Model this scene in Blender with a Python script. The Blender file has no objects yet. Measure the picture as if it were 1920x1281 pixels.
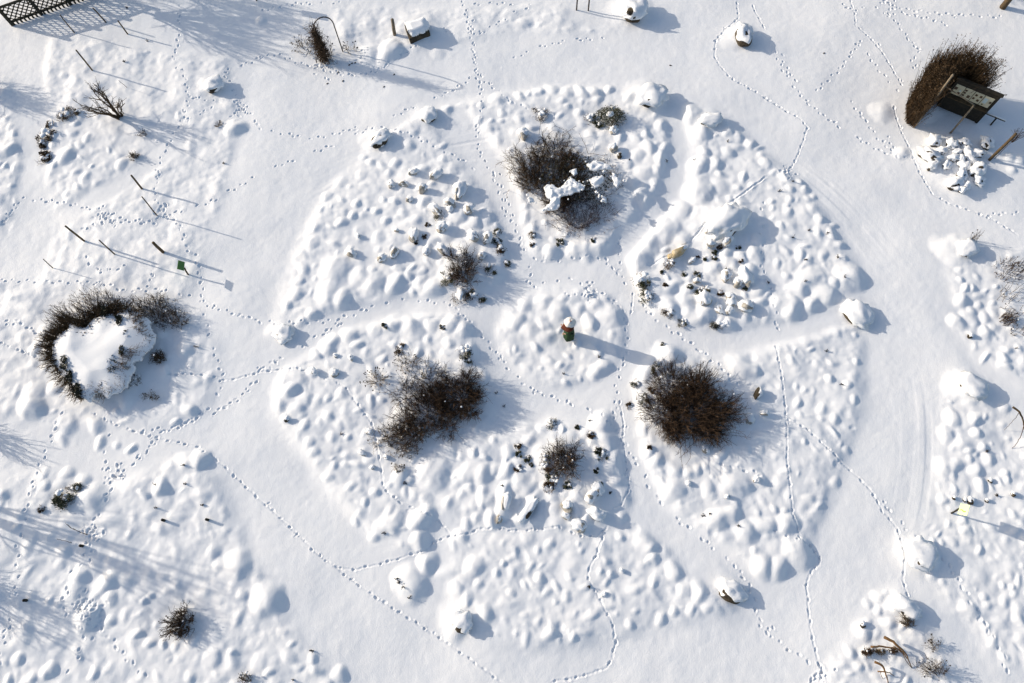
import bpy, bmesh, math, random
import numpy as np
from mathutils import Matrix, Vector
random.seed(7); RNG = np.random.default_rng(11)
SC = bpy.context.scene
COL = SC.collection

# ------------------------------------------------------------------ camera
F, CX, CY, HC = 1350.0, 960.0, 640.5, 23.0           # focal length and centre in photo pixels, height in m
TILT, ROLL = math.radians(20.164), math.radians(-4.05)
cam_d = bpy.data.cameras.new('camera'); cam = bpy.data.objects.new('camera', cam_d); COL.objects.link(cam)
cam_d.sensor_width = 36.0; cam_d.lens = F / 1920.0 * 36.0; cam_d.clip_start = 0.1; cam_d.clip_end = 1500
RM = Matrix.Rotation(TILT, 3, 'X') @ Matrix.Rotation(ROLL, 3, 'Z')
cam.matrix_world = Matrix.Translation((0, 0, HC)) @ RM.to_4x4()
SC.camera = cam

# ------------------------------------------------------------------ light
SUN_AZ, SUN_EL = math.radians(157.5), math.radians(19.5)   # where the sun stands (from +X, anticlockwise)
w = bpy.data.worlds.new('World'); SC.world = w; w.use_nodes = True
nt = w.node_tree; sky = nt.nodes.new('ShaderNodeTexSky'); sky.sky_type = 'NISHITA'; sky.sun_disc = False
sky.sun_elevation = SUN_EL; sky.dust_density = 2.0; sky.ozone_density = 1.1; sky.sun_rotation = math.radians(90) - SUN_AZ + 2 * math.pi
bg = nt.nodes['Background']; bg.inputs[1].default_value = 0.15
nt.links.new(sky.outputs[0], bg.inputs[0])
sd = bpy.data.lights.new('sun', 'SUN'); sun = bpy.data.objects.new('sun', sd); COL.objects.link(sun)
sd.energy = 4.3; sd.angle = math.radians(0.5); sd.color = (1.0, 0.895, 0.75)
sun.rotation_euler = Vector((math.cos(SUN_AZ) * math.cos(SUN_EL), math.sin(SUN_AZ) * math.cos(SUN_EL), math.sin(SUN_EL))).to_track_quat('Z', 'Y').to_euler()
sun.location = (-30, 20, 30)
SC.view_settings.view_transform = 'Standard'; SC.view_settings.look = 'None'
SC.view_settings.exposure = 0.05; SC.view_settings.gamma = 1.0

# ------------------------------------------------------------------ photo pixel -> place on the ground
Rn = np.array(RM)
def G(px, py, z=0.0):
    d = Rn @ np.array([(px - CX) / F, (CY - py) / F, -1.0])
    return np.array([0, 0, HC]) + d * (z - HC) / d[2]
def S(px, py):                                        # photo pixels per metre
    a, b = G(px - 4, py), G(px + 4, py); c, d = G(px, py - 4), G(px, py + 4)
    return 0.5 * (8 / np.linalg.norm(a - b) + 8 / np.linalg.norm(c - d))
def Q(ox, oy, pts, k=4.0):                            # enlarged-crop coordinates -> photo pixels
    return [(ox + p[0] / k, oy + p[1] / k) + tuple(p[2:]) for p in pts]

# ------------------------------------------------------------------ numpy noise
def vnoise(x, y, seed):
    r = np.random.default_rng(seed).random((256, 256)).astype(np.float32)
    xi = np.floor(x).astype(np.int64); yi = np.floor(y).astype(np.int64)
    fx = (x - xi).astype(np.float32); fy = (y - yi).astype(np.float32)
    fx = fx * fx * fx * (fx * (fx * 6 - 15) + 10); fy = fy * fy * fy * (fy * (fy * 6 - 15) + 10)
    x0 = xi & 255; x1 = (xi + 1) & 255; y0 = yi & 255; y1 = (yi + 1) & 255
    a = r[y0, x0] * (1 - fx) + r[y0, x1] * fx; b = r[y1, x0] * (1 - fx) + r[y1, x1] * fx
    return (a * (1 - fy) + b * fy) * 2 - 1
def fbm(x, y, sc, octv, seed, gain=0.5):
    o = 0; a = 1.0
    for i in range(octv):
        f = (2 ** i) / sc; c, s = math.cos(i * 1.1 + seed), math.sin(i * 1.1 + seed)
        o = o + a * vnoise((x * c - y * s) * f + 17.3 * i, (x * s + y * c) * f + 5.1 * i, seed + i); a *= gain
    return o
def inpoly(px, py, poly):
    px = np.asarray(px); py = np.asarray(py); r = np.zeros(px.shape, bool); n = len(poly)
    for i in range(n):
        x0, y0 = poly[i][:2]; x1, y1 = poly[(i + 1) % n][:2]
        if y0 == y1: continue
        r ^= ((y0 > py) != (y1 > py)) & (px < (x1 - x0) * (py - y0) / (y1 - y0) + x0)
    return r

# ------------------------------------------------------------------ the beds (photo pixels): outline, hump spacing px, hump radius m, steepness, rise m
BEDS = [
 ([(790,215),(700,275),(625,350),(565,450),(535,540),(522,600),(560,615),(640,588),(740,565),(850,562),(900,578),(940,530),(960,470),(945,410),(905,365),(880,330),(860,290)], 26, (.17,.32), (.16,.38), .10),
 ([(800,210),(900,188),(1050,165),(1150,168),(1235,185),(1262,260),(1252,330),(1225,410),(1165,420),(1150,470),(1050,484),(985,478),(960,410),(950,350),(945,290),(880,235)], 25, (.17,.34), (.2,.42), .12),
 ([(1278,200),(1345,215),(1425,280),(1505,350),(1562,430),(1612,520),(1600,548),(1560,572),(1460,605),(1330,622),(1220,590),(1175,500),(1180,460),(1225,425),(1285,380),(1300,290)], 26, (.17,.34), (.2,.42), .12),
 ([(932,620),(950,575),(1000,545),(1060,535),(1120,545),(1160,580),(1174,620),(1165,670),(1120,710),(1060,730),(1000,715),(950,680)], 26, (.2,.36), (.18,.34), .12),
 ([(525,705),(580,668),(650,622),(740,590),(850,580),(905,625),(918,700),(925,760),(905,830),(850,900),(815,960),(800,1005),(770,1040),(700,1005),(630,930),(570,850),(515,770)], 27, (.17,.36), (.16,.38), .12),
 ([(870,830),(960,812),(1040,782),(1130,802),(1165,870),(1184,930),(1150,980),(1080,992),(900,988),(825,965),(835,900)], 25, (.2,.38), (.25,.5), .16),
 ([(840,1010),(1000,997),(1130,992),(1235,1000),(1340,1060),(1390,1105),(1365,1150),(1200,1180),(1100,1205),(1000,1212),(900,1195),(850,1120)], 27, (.16,.3), (.16,.36), .10),
 ([(1185,690),(1250,650),(1400,655),(1460,640),(1560,600),(1620,635),(1612,760),(1585,850),(1545,950),(1500,1040),(1430,1080),(1350,1020),(1250,945),(1200,860),(1180,780)], 26, (.15,.3), (.16,.36), .11),
 ([(1785,450),(1840,465),(1960,470),(1960,720),(1850,690),(1800,625),(1785,540)], 23, (.14,.27), (.2,.4), .055),
 ([(1785,690),(1845,720),(1870,790),(1960,830),(1960,1281),(1870,1240),(1790,1150),(1720,1070),(1738,980),(1760,850),(1768,750)], 24, (.14,.3), (.18,.4), .055),
 ([(1640,1120),(1690,1105),(1715,1150),(1810,1300),(1530,1300),(1590,1200)], 25, (.15,.3), (.2,.4), .06),
 ([(100,60),(300,100),(440,110),(445,230),(425,340),(380,480),(350,560),(200,560),(60,560),(110,440),(250,330),(130,420),(95,380),(95,250),(85,150)], 38, (.2,.5), (.05,.13), .05),
 ([(75,330),(75,240),(140,230),(200,270),(240,290),(200,340),(120,385)], 24, (.15,.3), (.2,.38), .06),
 ([(-30,130),(20,150),(45,280),(35,420),(-30,470)], 24, (.15,.3), (.2,.38), .06),
 ([(-30,520),(60,540),(200,770),(380,740),(390,770),(270,800),(120,800),(-30,780)], 34, (.25,.45), (.12,.25), .07),
 ([(230,590),(380,580),(415,680),(390,760),(250,770)], 28, (.2,.35), (.15,.3), .06),
 ([(-30,900),(90,880),(200,920),(350,850),(395,880),(470,1040),(525,1140),(640,1300),(-30,1300)], 32, (.18,.42), (.10,.26), .08),
 ([(960,20),(1080,40),(1160,60),(1100,68),(980,60)], 34, (.2,.4), (.08,.16), .03),
 ([(620,10),(860,20),(1060,5),(1060,50),(860,80),(700,110),(640,90)], 38, (.25,.5), (.08,.18), .04),
]
# humps seen one by one: x, y, radius in crop pixels (four to a photo pixel), optional height/radius
HUMPS = []
def QH(ox, oy, pts, k=4.0): return [(ox + p[0] / k, oy + p[1] / k, p[2] / k) + tuple(p[3:]) for p in pts]
HUMPS += QH(0,0,[(220,445,25),(85,955,28),(110,1000,25),(165,1055,34),(60,1120,70),(185,1145,48),(45,1245,30),(140,1255,48),(545,1000,40),(560,930,34),(490,1170,75,.5),(390,1080,44),(910,1235,50),(1335,860,30),(590,1090,35),(390,1245,38),(580,620,40,.2),(480,570,28,.2),(1755,950,80,.55),(1350,870,30,.3),(1440,480,20,.2),(1100,390,20,.3)])
HUMPS += QH(480,0,[(45,150,34,.4),(1010,370,95,.55),(960,430,70,.35),(1450,830,55),(1550,800,40),(1600,940,50),(1690,805,30),(1480,920,44),(1840,855,34),(1820,740,65,.25),(1830,920,28),(1760,920,28),(1740,960,44,.3),(1050,1230,44),(860,1225,40),(950,1255,40),(1160,1090,50),(1415,1190,40),(800,1180,34),(840,420,90,.25),(1370,400,60,.15)])
HUMPS += QH(960,0,[(60,730,48),(140,705,28),(200,690,45),(300,670,55),(420,700,50),(515,690,58,.5),(605,690,56,.5),(725,680,46,.45),(880,745,48,.45),(415,815,28),(505,850,40),(1330,850,90,.35),(1420,1000,70,.4),(1610,1000,44),(1695,1030,48),(1785,1080,52,.45),(1850,1110,34),(1440,1150,52),(1620,1140,52,.45),(1130,950,62,.36),(970,950,66,.3),(930,1040,52,.3),(1170,1010,44),(1010,1120,66,.36),(1180,1110,58,.4),(940,1180,56,.3),(1130,1210,70,.38),(870,1240,50),(1400,1240,80),(1520,1240,70),(1890,1220,46),(80,170,60,.2),(1140,800,50,.3)])
HUMPS += QH(480,320,[(765,255,36,.5),(735,335,36,.45),(970,220,30,.5),(1050,225,34,.5),(1255,245,50,.45),(1320,100,30),(910,305,40),(835,305,22),(1110,320,46),(980,385,42),(490,300,30),(420,540,56,.3),(350,740,56),(320,830,48),(300,920,56),(240,1000,48),(430,1080,58),(340,1150,48),(600,750,125,.3),(650,970,85,.5),(560,930,120,.3),(780,800,80),(880,860,100,.45),(1050,840,85,.5),(1340,880,100,.45),(1240,850,66),(1150,790,44),(1250,760,30),(1190,910,46),(1070,740,46),(870,770,36),(1040,1060,70),(1260,1070,80,.4),(1160,1180,100,.45),(1030,1170,70,.45),(900,1190,66),(700,1220,78),(580,1260,66),(1450,1160,70,.45),(1560,1200,80,.4),(1310,1160,56),(350,630,40),(520,200,44,.25),(640,100,44,.25),(1530,340,80),(1640,400,80),(1440,480,70),(1590,440,70),(1330,530,56),(1740,370,60),(1400,610,56),(1640,510,90,.4),(1540,640,150,.3),(1560,830,170,.25),(1750,600,110,.3),(1790,760,90,.3)])
HUMPS += QH(960,320,[(900,100,66,.34),(1110,140,90,.4),(960,170,70),(1040,270,100,.32),(870,330,100,.3),(980,30,70),(1100,20,60),(1400,170,120,.35),(1490,150,60),(1560,120,70),(1560,230,60),(1710,240,55),(1740,290,36),(1630,235,50),(1250,320,110,.35),(1140,430,130,.4),(1380,410,100,.35),(1030,560,110,.4),(920,640,130,.5),(1270,520,70),(300,620,70),(480,600,75),(560,610,80),(670,570,95,.45),(350,1060,80,.3),(640,1020,70),(720,900,80,.3),(740,1090,100,.3),(100,1000,70,.3),(230,1000,70,.3),(590,1130,70),(40,1130,80,.3),(140,1200,80,.3),(560,940,50),(800,1050,60),(250,1250,70,.3),(500,1060,70,.25),(1080,880,90),(1190,880,80,.45),(1300,990,80,.45),(1180,1010,90,.45),(1330,1060,70),(1420,1080,100,.45),(1640,1170,66,.45),(1150,680,80),(1780,760,70,.4),(1840,900,66),(1880,880,46),(1820,640,80,.45),(1720,660,66),(1640,700,60),(1600,620,70),(1500,740,60),(1600,690,50),(1850,530,60),(1560,470,120,.35),(970,830,80),(1010,950,70),(1440,950,90,.3),(1750,830,90,.3)])
HUMPS += QH(1440,320,[(230,80,38,.5),(275,130,40),(305,215,30),(145,220,36),(130,270,30),(36,295,26),(345,200,34,.25),(380,370,46),(330,300,46,.25),(485,480,42,.45),(525,550,46,.5),(125,605,46,.45),(235,630,52,.4),(62,710,34),(565,660,36,.45),(300,680,42),(410,640,46),(490,410,34),(100,430,34),(335,810,120,.4),(495,830,52,.45),(640,800,115,.5),(200,890,70),(430,920,100,.45),(335,1000,70,.45),(240,880,80),(160,1010,90,.4),(185,1090,80,.45),(80,1000,80,.35),(580,1190,34),(500,1180,70),(670,1240,30),(270,1260,56),(1380,590,130,.35),(1470,560,110,.35),(1430,820,36),(1475,880,42,.45),(1540,880,36,.45),(1455,970,54,.45),(1580,950,36),(1600,1020,36),(1700,1010,30),(1700,1060,36),(1430,1130,70,.45),(1640,1100,42),(1640,1200,66,.45),(1540,1060,46),(1700,1170,46),(1520,1100,70),(590,1060,120,.3)])
HUMPS += QH(0,640,[(225,480,105,.5),(410,350,66),(250,380,90,.3),(1415,510,70,.45),(1305,605,34,.5),(870,530,30,.45),(975,815,46,.5),(870,780,36),(1490,880,95,.55),(1400,900,90,.25),(1205,1095,78,.5),(1085,1155,42,.5),(340,1080,46),(620,1040,56),(680,1180,130,.45),(710,640,66),(500,640,78,.25),(460,720,66,.25),(740,760,56),(1390,60,66,.45),(950,440,66),(930,390,78,.35),(250,70,46),(490,1000,60,.3),(1200,1130,50,.3)])
HUMPS += QH(480,640,[(260,365,62,.55),(365,435,75,.3),(455,90,50,.45),(430,240,48,.4),(900,395,30,.45),(940,430,30),(540,430,36),(640,390,46),(780,520,36),(560,570,46),(630,620,46),(350,560,42),(375,630,46),(575,710,52),(410,760,46),(690,730,30),(540,1020,50,.4),(720,1080,42),(890,1140,46,.45),(815,1200,36),(430,840,46),(690,920,36),(590,930,46,.25),(1330,990,140,.4),(1160,1050,46),(1190,1150,46),(1090,1020,80,.3),(1690,1010,90,.45),(1580,1000,100,.3),(1590,1110,46),(1750,1200,70,.5),(1870,980,80,.45),(1890,830,60,.4),(1460,20,46),(780,30,46,.45),(550,30,80,.45),(1720,240,50),(940,140,46),(1650,90,80,.45),(230,590,44,.45),(1450,820,80,.25),(1200,350,90,.2)])
HUMPS += QH(960,640,[(25,60,30),(185,40,40),(420,110,34),(355,190,34,.45),(640,80,36),(690,180,62,.4),(640,215,62,.4),(600,260,50,.3),(510,300,24),(230,200,24),(400,325,36),(1190,70,125,.5),(1000,250,90,.3),(680,620,115,.5),(710,740,90,.45),(790,870,90,.4),(560,700,66),(970,670,56),(1005,830,60,.45),(910,680,66),(1080,900,66),(1210,960,66),(1320,980,56),(1385,970,56),(1200,1110,100,.35),(1480,1120,66),(1520,1040,30),(1690,1070,110,.35),(1760,1080,56),(1880,1050,56),(1710,190,110,.3),(1800,210,66),(1860,820,36),(60,1060,90,.4),(350,850,190,.22),(120,1100,80),(300,1160,60),(500,1160,90,.35),(640,1080,80,.3),(720,960,70,.35),(100,640,70,.3),(880,560,60,.3)])
HUMPS += QH(1440,640,[(165,60,36,-.25),(230,110,36,-.25),(370,190,42),(40,310,36,-.25),(210,330,26),(270,375,26),(465,280,40,.5),(595,320,40,.45),(225,460,46,.5),(630,640,26,-.3),(520,930,36,-.3),(280,760,30,.45),(250,560,36),(500,580,46),(590,810,36),(85,1060,56),(50,1250,36),(380,1230,36),(300,1170,46),(500,1060,46),(660,160,30),(640,430,36),(410,500,46),(1430,330,120,.2),(1385,580,66,.5),(1545,590,66,.5),(1480,600,66,.3),(1340,700,70,.3),(1400,700,30,-.3),(1555,680,50,.6),(1450,770,66,.3),(1500,820,46,.45),(1600,800,46,.45),(1645,885,58,.45),(1395,930,58,.45),(1320,930,78,.3),(1500,890,36),(1555,980,66,.45),(1590,1080,56,.45),(1780,1000,40,.5),(1800,1040,36,.5),(1310,1170,46,.45),(1770,110,46,.45),(1775,180,46,.45),(1780,510,42,.4),(1740,630,36),(1700,130,36,-.25)])
HUMPS += QH(0,960,[(470,300,52,.45),(600,480,90,.35),(790,530,90,.5),(560,600,90,.35),(820,660,70,.45),(640,800,110,.5),(830,830,50,.5),(375,680,36,.45),(1080,665,38,.5),(1135,635,38,.45),(1025,905,46,.45),(1455,970,58,.4),(1110,980,50,.45),(1210,1000,38,.45),(1325,1010,42),(1760,430,140,.45),(1650,400,60,.4),(1820,620,48,.4),(365,1200,66,.45),(135,1110,66,.45),(240,1260,46),(700,1210,56),(50,1265,46),(1600,1100,78,.25),(1790,800,56,.25),(1750,1050,46),(1430,1240,56),(1230,480,60,.3),(440,390,44,.3),(1260,590,44,.3)])
HUMPS += QH(480,960,[(80,650,150,.42),(740,80,46),(885,190,50,.45),(1035,130,66,.4),(1000,100,110,.3),(1220,60,90,.5),(1240,230,90,.45),(1280,380,95,.55),(1160,540,150,.5),(1240,590,56,.4),(1640,400,88,.4),(1675,540,50,.45),(1865,370,34,.5),(1810,455,36,.45),(1500,580,56,.3),(1580,660,66,.3),(1730,760,66,.4),(1540,180,66,.4),(1575,90,56),(200,900,40),(270,980,40),(430,1090,48),(320,1170,50),(460,1190,50),(620,1220,80,.4),(110,1200,50),(1420,450,80,.25),(1500,860,120,.25)])
HUMPS += QH(960,960,[(75,325,50,-.35),(280,240,46,.4),(205,290,30),(485,230,24),(830,40,56,.45),(925,125,42,-.3),(820,190,48,.4),(1035,265,56,.5),(1175,280,66,.45),(1055,350,50,.45),(1020,380,36),(205,500,46,.5),(110,550,42,.4),(705,360,36),(650,430,34),(745,480,42,.45),(1220,450,80,.4),(1420,420,90,.4),(1410,580,80,.45),(1290,600,56),(340,685,26,.4),(370,850,36,-.35),(285,920,60,.5),(480,930,46,.4),(900,850,46),(1130,800,52,.4),(1220,740,40,.45),(1345,730,56,.4),(1470,720,40),(1550,60,100,.4),(1650,30,80,.45),(1760,150,100,.45),(1505,150,50,-.3),(1880,100,78,.4),(1000,230,90,.3),(1890,400,100,.4),(10,620,36),(440,480,36),(540,560,46),(410,630,46),(270,610,46),(730,630,50,.4),(1640,610,120,.4)])
HUMPS += QH(1440,960,[(150,90,100,.4),(20,90,70,.4),(240,310,135,.5),(90,420,95,.5),(1190,320,120,.55),(1490,140,46,.5),(1580,280,40,.5),(1755,545,34,.5),(1835,560,34,.5),(900,850,60,.45),(1240,490,46),(1640,640,40,.4),(1530,720,70,.4),(600,1040,50,.4),(840,630,56,.4),(870,620,46),(1700,980,46),(1900,800,56,.4),(760,680,36),(980,700,80,.4),(1480,700,60,.4)])
HUMPS += QH(1700,240,[(820,600,560,.16),(560,560,300,.16),(1000,420,320,.16),(1280,300,90,.4),(1690,470,110,.4),(1700,680,90,.35),(1850,520,100,.4),(1120,820,260,.14)], 8.727)
HUMPS += [(946,930,25,.5,1.6,1.25),(990,952,24,.42,1.75,.85),(1075,955,18,.4,1.5,1.9),(905,935,20,.45,1.4,1.2),(190,668,92,.10),(1740,205,30,.3),(1655,208,22,.25),(1690,285,16,.3),(1790,265,20,.3),(790,60,45,.12)]

# boulders: x, y, radius in photo pixels, label, height/radius
B = [(1190,22,25,'big dark boulder under a thick snow cap beside the two poles',.9),(1393,68,20,'brown boulder under a lumpy snow cap at the top right',.9),(402,163,15,'dark block with a snow cap left of the wide path',1.1),
 (712,262,18,'snow-capped dark boulder on the upper left edge of the circle',.9),(1222,184,25,'rounded boulder almost wholly under snow at the top of the circle',.8),(1333,228,16,'pointed boulder under snow right of the top path',.8),
 (803,217,16,'low boulder under snow with two dark spots',.7),(1606,592,27,'snow-covered boulder with a dark lower edge on the right path edge',.75),(862,1166,24,'boulder with crumbly brown left side and a snow cap',.9),
 (1367,1108,25,'large snowy boulder with a brown crack at the lower right',.9),(533,628,18,'snowy boulder on the left path edge by the bed corner',.8),(1360,420,34,'big snow-covered boulder in the rocky bed',.8),
 (1814,466,18,'long drifted boulder with dark overhang under the dead stems',.6),(1696,1140,22,'smooth snowy boulder above the dry grass tuft',.8),(1724,1040,27,'snowy boulder on the right with a small dark foot',.75),(1822,726,24,'large drifted boulder on the right edge of the path',.65),(1190,652,10,'small boulder',.8)]
for b_ in B[:-1]: HUMPS.append((b_[0] - b_[2] * .35, b_[1] - b_[2] * .1, b_[2] * 1.5, .22))

# ------------------------------------------------------------------ animal tracks (photo pixels), kind: p = single prints, g = ploughed groove with prints
TR = []
def T(ox, oy, kind, *lines):
    for l in lines: TR.append((kind, [(ox + x / 4.0, oy + y / 4.0) for x, y in l]))
T(480,0,'p',[(1530,0),(1560,30),(1590,150),(1620,300),(1640,450),(1660,570),(1690,680),(1705,800),(1665,930),(1660,1080),(1700,1180),(1750,1260),(1800,1330)],[(1620,150),(1630,290),(1650,520),(1680,570),(1760,640),(1830,690),(1930,790)],
 [(0,930),(60,975),(200,1000),(330,1020),(460,1030),(580,1005),(710,960),(840,945),(960,960),(1080,985),(1200,1030),(1370,1110),(1490,1170),(1600,1220),(1650,1270)],[(130,1255),(290,1195)],[(430,1140),(570,1085)],[(740,1010),(880,955)],[(1030,875),(1200,795)],[(1340,735),(1500,660),(1620,580)],[(0,430),(100,400),(190,405),(290,455),(400,480),(500,485),(600,545),(780,550),(900,530),(1050,440),(1140,380),(1220,330)],[(1400,210),(1460,260),(1520,270)],[(1600,260),(1710,240),(1800,180),(1910,120)],[(0,90),(150,50),(320,20),(500,25),(640,15)],[(1640,30),(1760,20),(1920,25)])
T(960,0,'p',[(20,430),(130,385)],[(210,350),(390,310)],[(480,295),(690,285)],[(20,95),(100,60),(160,20)],[(60,800),(180,835)])
T(960,0,'g',[(1690,10),(1700,130),(1600,220),(1530,300),(1520,420),(1560,490),(1650,590),(1800,670),(1920,740)],[(1810,40),(1900,210)])
T(1440,0,'g',[(0,740),(150,830),(250,890),(300,950),(270,1050),(210,1200),(160,1270)],[(620,0),(650,100),(660,190),(760,270),(850,370),(930,490),(1020,640)],[(950,800),(1000,950),(1050,1060),(1100,1170),(1150,1290),(1250,1450),(1400,1530),(1570,1580),(1700,1640),(1880,1750)])
T(1440,0,'p',[(50,390),(130,560),(220,680),(330,800),(480,900),(600,980),(740,1060),(870,1130),(1080,1190)],[(100,400),(160,560),(230,610)],[(700,290),(640,380),(590,450),(530,530),(450,600),(360,690)],[(910,30),(960,150),(1040,260),(1150,380),(1090,430),(1090,490),(1110,550)],[(750,400),(850,530),(940,620),(1000,720)],[(560,30),(640,80),(720,60)],[(940,40),(1080,70),(1300,100),(1500,110),(1760,120)],[(1000,90),(1200,130),(1380,190)],[(1600,1610),(1750,1595),(1920,1590)],[(620,750),(740,900),(830,1020),(960,1150)],[(900,1010),(960,1120)])
T(0,0,'p',[(1340,30),(1340,200),(1330,350),(1310,390),(1300,490),(1385,540),(1395,620),(1410,720),(1410,780),(1385,860),(1350,910),(1300,1010),(1270,1060),(1210,1160),(1170,1270)],[(1900,450),(1760,490),(1680,540),(1720,620),(1755,690),(1765,770),(1800,810),(1730,850)],[(1810,810),(1880,850),(1920,910)],[(1420,730),(1520,740),(1620,760)],[(1590,790),(1460,880),(1350,910)])
T(0,320,'p',[(0,820),(250,825),(380,835),(620,840),(800,850),(920,900),(1040,890)],[(1180,0),(1160,170),(1180,240),(1230,330),(1340,400),(1380,500),(1400,590),(1470,640),(1490,740),(1510,880),(1520,1000),(1545,1120),(1580,1260)],[(1490,980),(1540,1000),(1690,1050),(1920,1120)],[(1230,330),(1410,290),(1560,240),(1640,205)],[(1700,160),(1840,90),(1910,45)],[(10,390),(90,260),(160,200),(340,215),(480,235),(610,265),(750,300),(850,330),(980,365),(1160,390)],[(780,370),(860,385),(990,380),(1100,395)],[(640,650),(690,720),(750,760),(880,740),(940,715)],[(600,445),(780,370)],[(30,1130),(180,1160),(310,1230),(350,1275)],[(1140,720),(1130,840),(1040,890)],[(1040,895),(1180,890),(1340,920),(1430,940)])
T(480,320,'p',[(0,1125),(90,1135),(170,1150),(330,1135),(500,1135),(590,1115),(720,1080),(850,1030),(1010,970),(1170,965),(1330,985),(1460,1000),(1540,1080),(1640,1170),(1740,1290),(1850,1430),(1900,1490)],[(430,1255),(500,1220),(570,1170),(650,1130)],[(360,1305),(210,1400),(0,1490)],[(1780,30),(1830,160),(1860,290),(1920,420)],[(1820,10),(1860,130),(1900,280)])
T(960,320,'p',[(0,330),(50,480),(70,570),(130,650),(145,730),(120,840),(180,860),(290,830),(400,800),(500,830),(560,850),(620,820)],[(150,660),(300,670),(450,660),(600,640),(700,660),(750,730),(800,760),(850,820),(880,870)],[(570,860),(660,910),(740,960),(810,1010),(840,1080),(860,1180),(865,1280),(850,1400),(810,1510),(785,1580),(780,1700),(780,1790),(740,1890),(770,1950),(830,2020),(880,2100),(920,2170),(975,2240),(1050,2410),(1170,2530)],[(940,920),(980,1010),(1080,1110),(1160,1170),(1220,1210),(1290,1250),(1400,1330),(1500,1420),(1570,1470),(1650,1570),(1700,1610)],[(560,830),(570,880),(540,940),(400,935),(380,880)],[(810,500),(810,620),(800,740)],[(1880,240),(1870,450),(1870,640),(1880,780),(1915,850),(1970,1000),(1990,1200)],[(40,1550),(170,1655),(330,1700),(500,1765),(660,1830),(720,1890)],[(1500,2200),(1650,2220),(1800,2260),(1880,2290)])
T(960,320,'g',[(910,910),(905,1000),(890,1080)],[(805,1730),(835,1880),(835,2020),(855,2180),(870,2300),(880,2380),(820,2510),(760,2530)])
T(960,320,'c',[(1900,50),(1740,170),(1620,260),(1460,390),(1330,540),(1180,640),(1020,720)])
T(1440,640,'g',[(60,40),(100,230),(130,450),(140,700),(140,900),(160,1060),(180,1210),(185,1300),(245,1470),(290,1510),(350,1570),(400,1630),(395,1680),(330,1730),(300,1830),(310,1960),(330,2160),(365,2340),(400,2460),(420,2560)],[(150,590),(270,640),(400,760),(560,910),(690,1020),(790,1130),(860,1260),(980,1400),(1010,1510),(1030,1580),(1030,1730),(1025,1800),(1060,1920),(1100,1980)])
T(1440,640,'p',[(870,1200),(950,1280),(1050,1410),(1180,1520),(1310,1610),(1400,1740),(1490,1870),(1540,1980),(1600,2080),(1700,2230),(1770,2340),(1800,2510)],[(140,1470),(240,1475)],[(40,1420),(80,1470)],[(0,2160),(80,2250),(220,2350),(310,2400)])
T(0,640,'g',[(690,540),(840,610),(1020,680),(1170,720),(1470,790),(1600,870),(1780,1030),(1920,1170),(2050,1280),(2240,1460),(2370,1590),(2520,1700),(2660,1810),(2820,1920),(2970,2020),(3130,2120),(3290,2220),(3450,2335),(3610,2445),(3750,2550)],[(2540,1705),(2670,1710),(2820,1675),(2990,1630),(3180,1570),(3250,1510),(3340,1470),(3500,1450),(3580,1410),(3720,1400),(3840,1420),(4040,1410),(4190,1390),(4340,1460),(4480,1460),(4560,1390)],[(4520,1470),(4480,1580),(4420,1700),(4410,1780),(4480,1900),(4540,2020),(4590,2100),(4620,2260),(4590,2390),(4540,2460),(4340,2520),(4140,2560)],[(2420,285),(2520,305),(2600,360),(2680,470),(2760,570),(2810,660),(2830,790),(2860,950),(2870,1080),(2920,1150),(3020,1220),(3180,1280),(3290,1350),(3370,1430)],[(1920,230),(2070,215),(2220,205),(2300,225)],[(1660,290),(1780,275),(1920,235)],[(1270,250),(1450,245),(1640,270)],[(0,10),(150,70),(300,130)])
T(0,640,'p',[(1590,40),(1640,170),(1660,240),(1640,380),(1580,470),(1460,580),(1200,690),(1110,790),(1000,900),(900,1000),(840,1070),(800,1180),(760,1270)],[(1920,290),(1800,420),(1640,510),(1520,560),(1400,610),(1270,660),(1130,650)],[(460,520),(400,670),(330,830),(270,980),(230,1160),(200,1280)],[(800,690),(780,850),(770,1000),(800,1120)],[(1160,760),(1040,870),(960,940)])
T(0,960,'p',[(190,50),(140,260),(140,450),(110,630),(75,830),(20,1010),(0,1150)],[(740,20),(670,120),(660,220),(680,330),(680,430)],[(700,80),(690,180),(650,290),(590,400),(520,480),(490,560)],[(640,560),(610,650),(640,740),(620,870),(610,1000),(590,1080),(540,1160),(480,1270)],[(500,560),(470,680),(480,770),(600,730),(700,720),(770,740),(720,850),(690,940),(650,1000)],[(740,880),(830,950),(890,1040),(990,1140),(1110,1250)],[(530,710),(640,690),(800,720)])
T(960,960,'p',[(1230,50),(1380,160),(1460,220),(1530,280),(1600,350),(1680,400),(1740,480),(1790,560),(1830,690),(1870,830),(1920,920)])

# ------------------------------------------------------------------ snow ground: one sheet
def axis(a, b, step, far):
    c = [np.arange(a, b, step)]
    g, s, lo, hi = [], step, a, a
    left, x, s = [], a, step
    while x > -far: s *= 1.22; x -= s; left.append(x)
    right, x, s = [], c[0][-1], step
    while x < far: s *= 1.22; x += s; right.append(x)
    return np.concatenate([left[::-1], c[0], right])
STEP = 0.0255
ax = axis(-21.2, 22.2, STEP, 260); ay = axis(-3.6, 26.2, STEP, 260)
nx, ny = len(ax), len(ay)
X, Y = np.meshgrid(ax.astype(np.float32), ay.astype(np.float32))
Z = np.zeros_like(X)
WX = 0.07 * fbm(X, Y, .55, 2, 3); WY = 0.07 * fbm(X, Y, .55, 2, 9)
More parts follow.
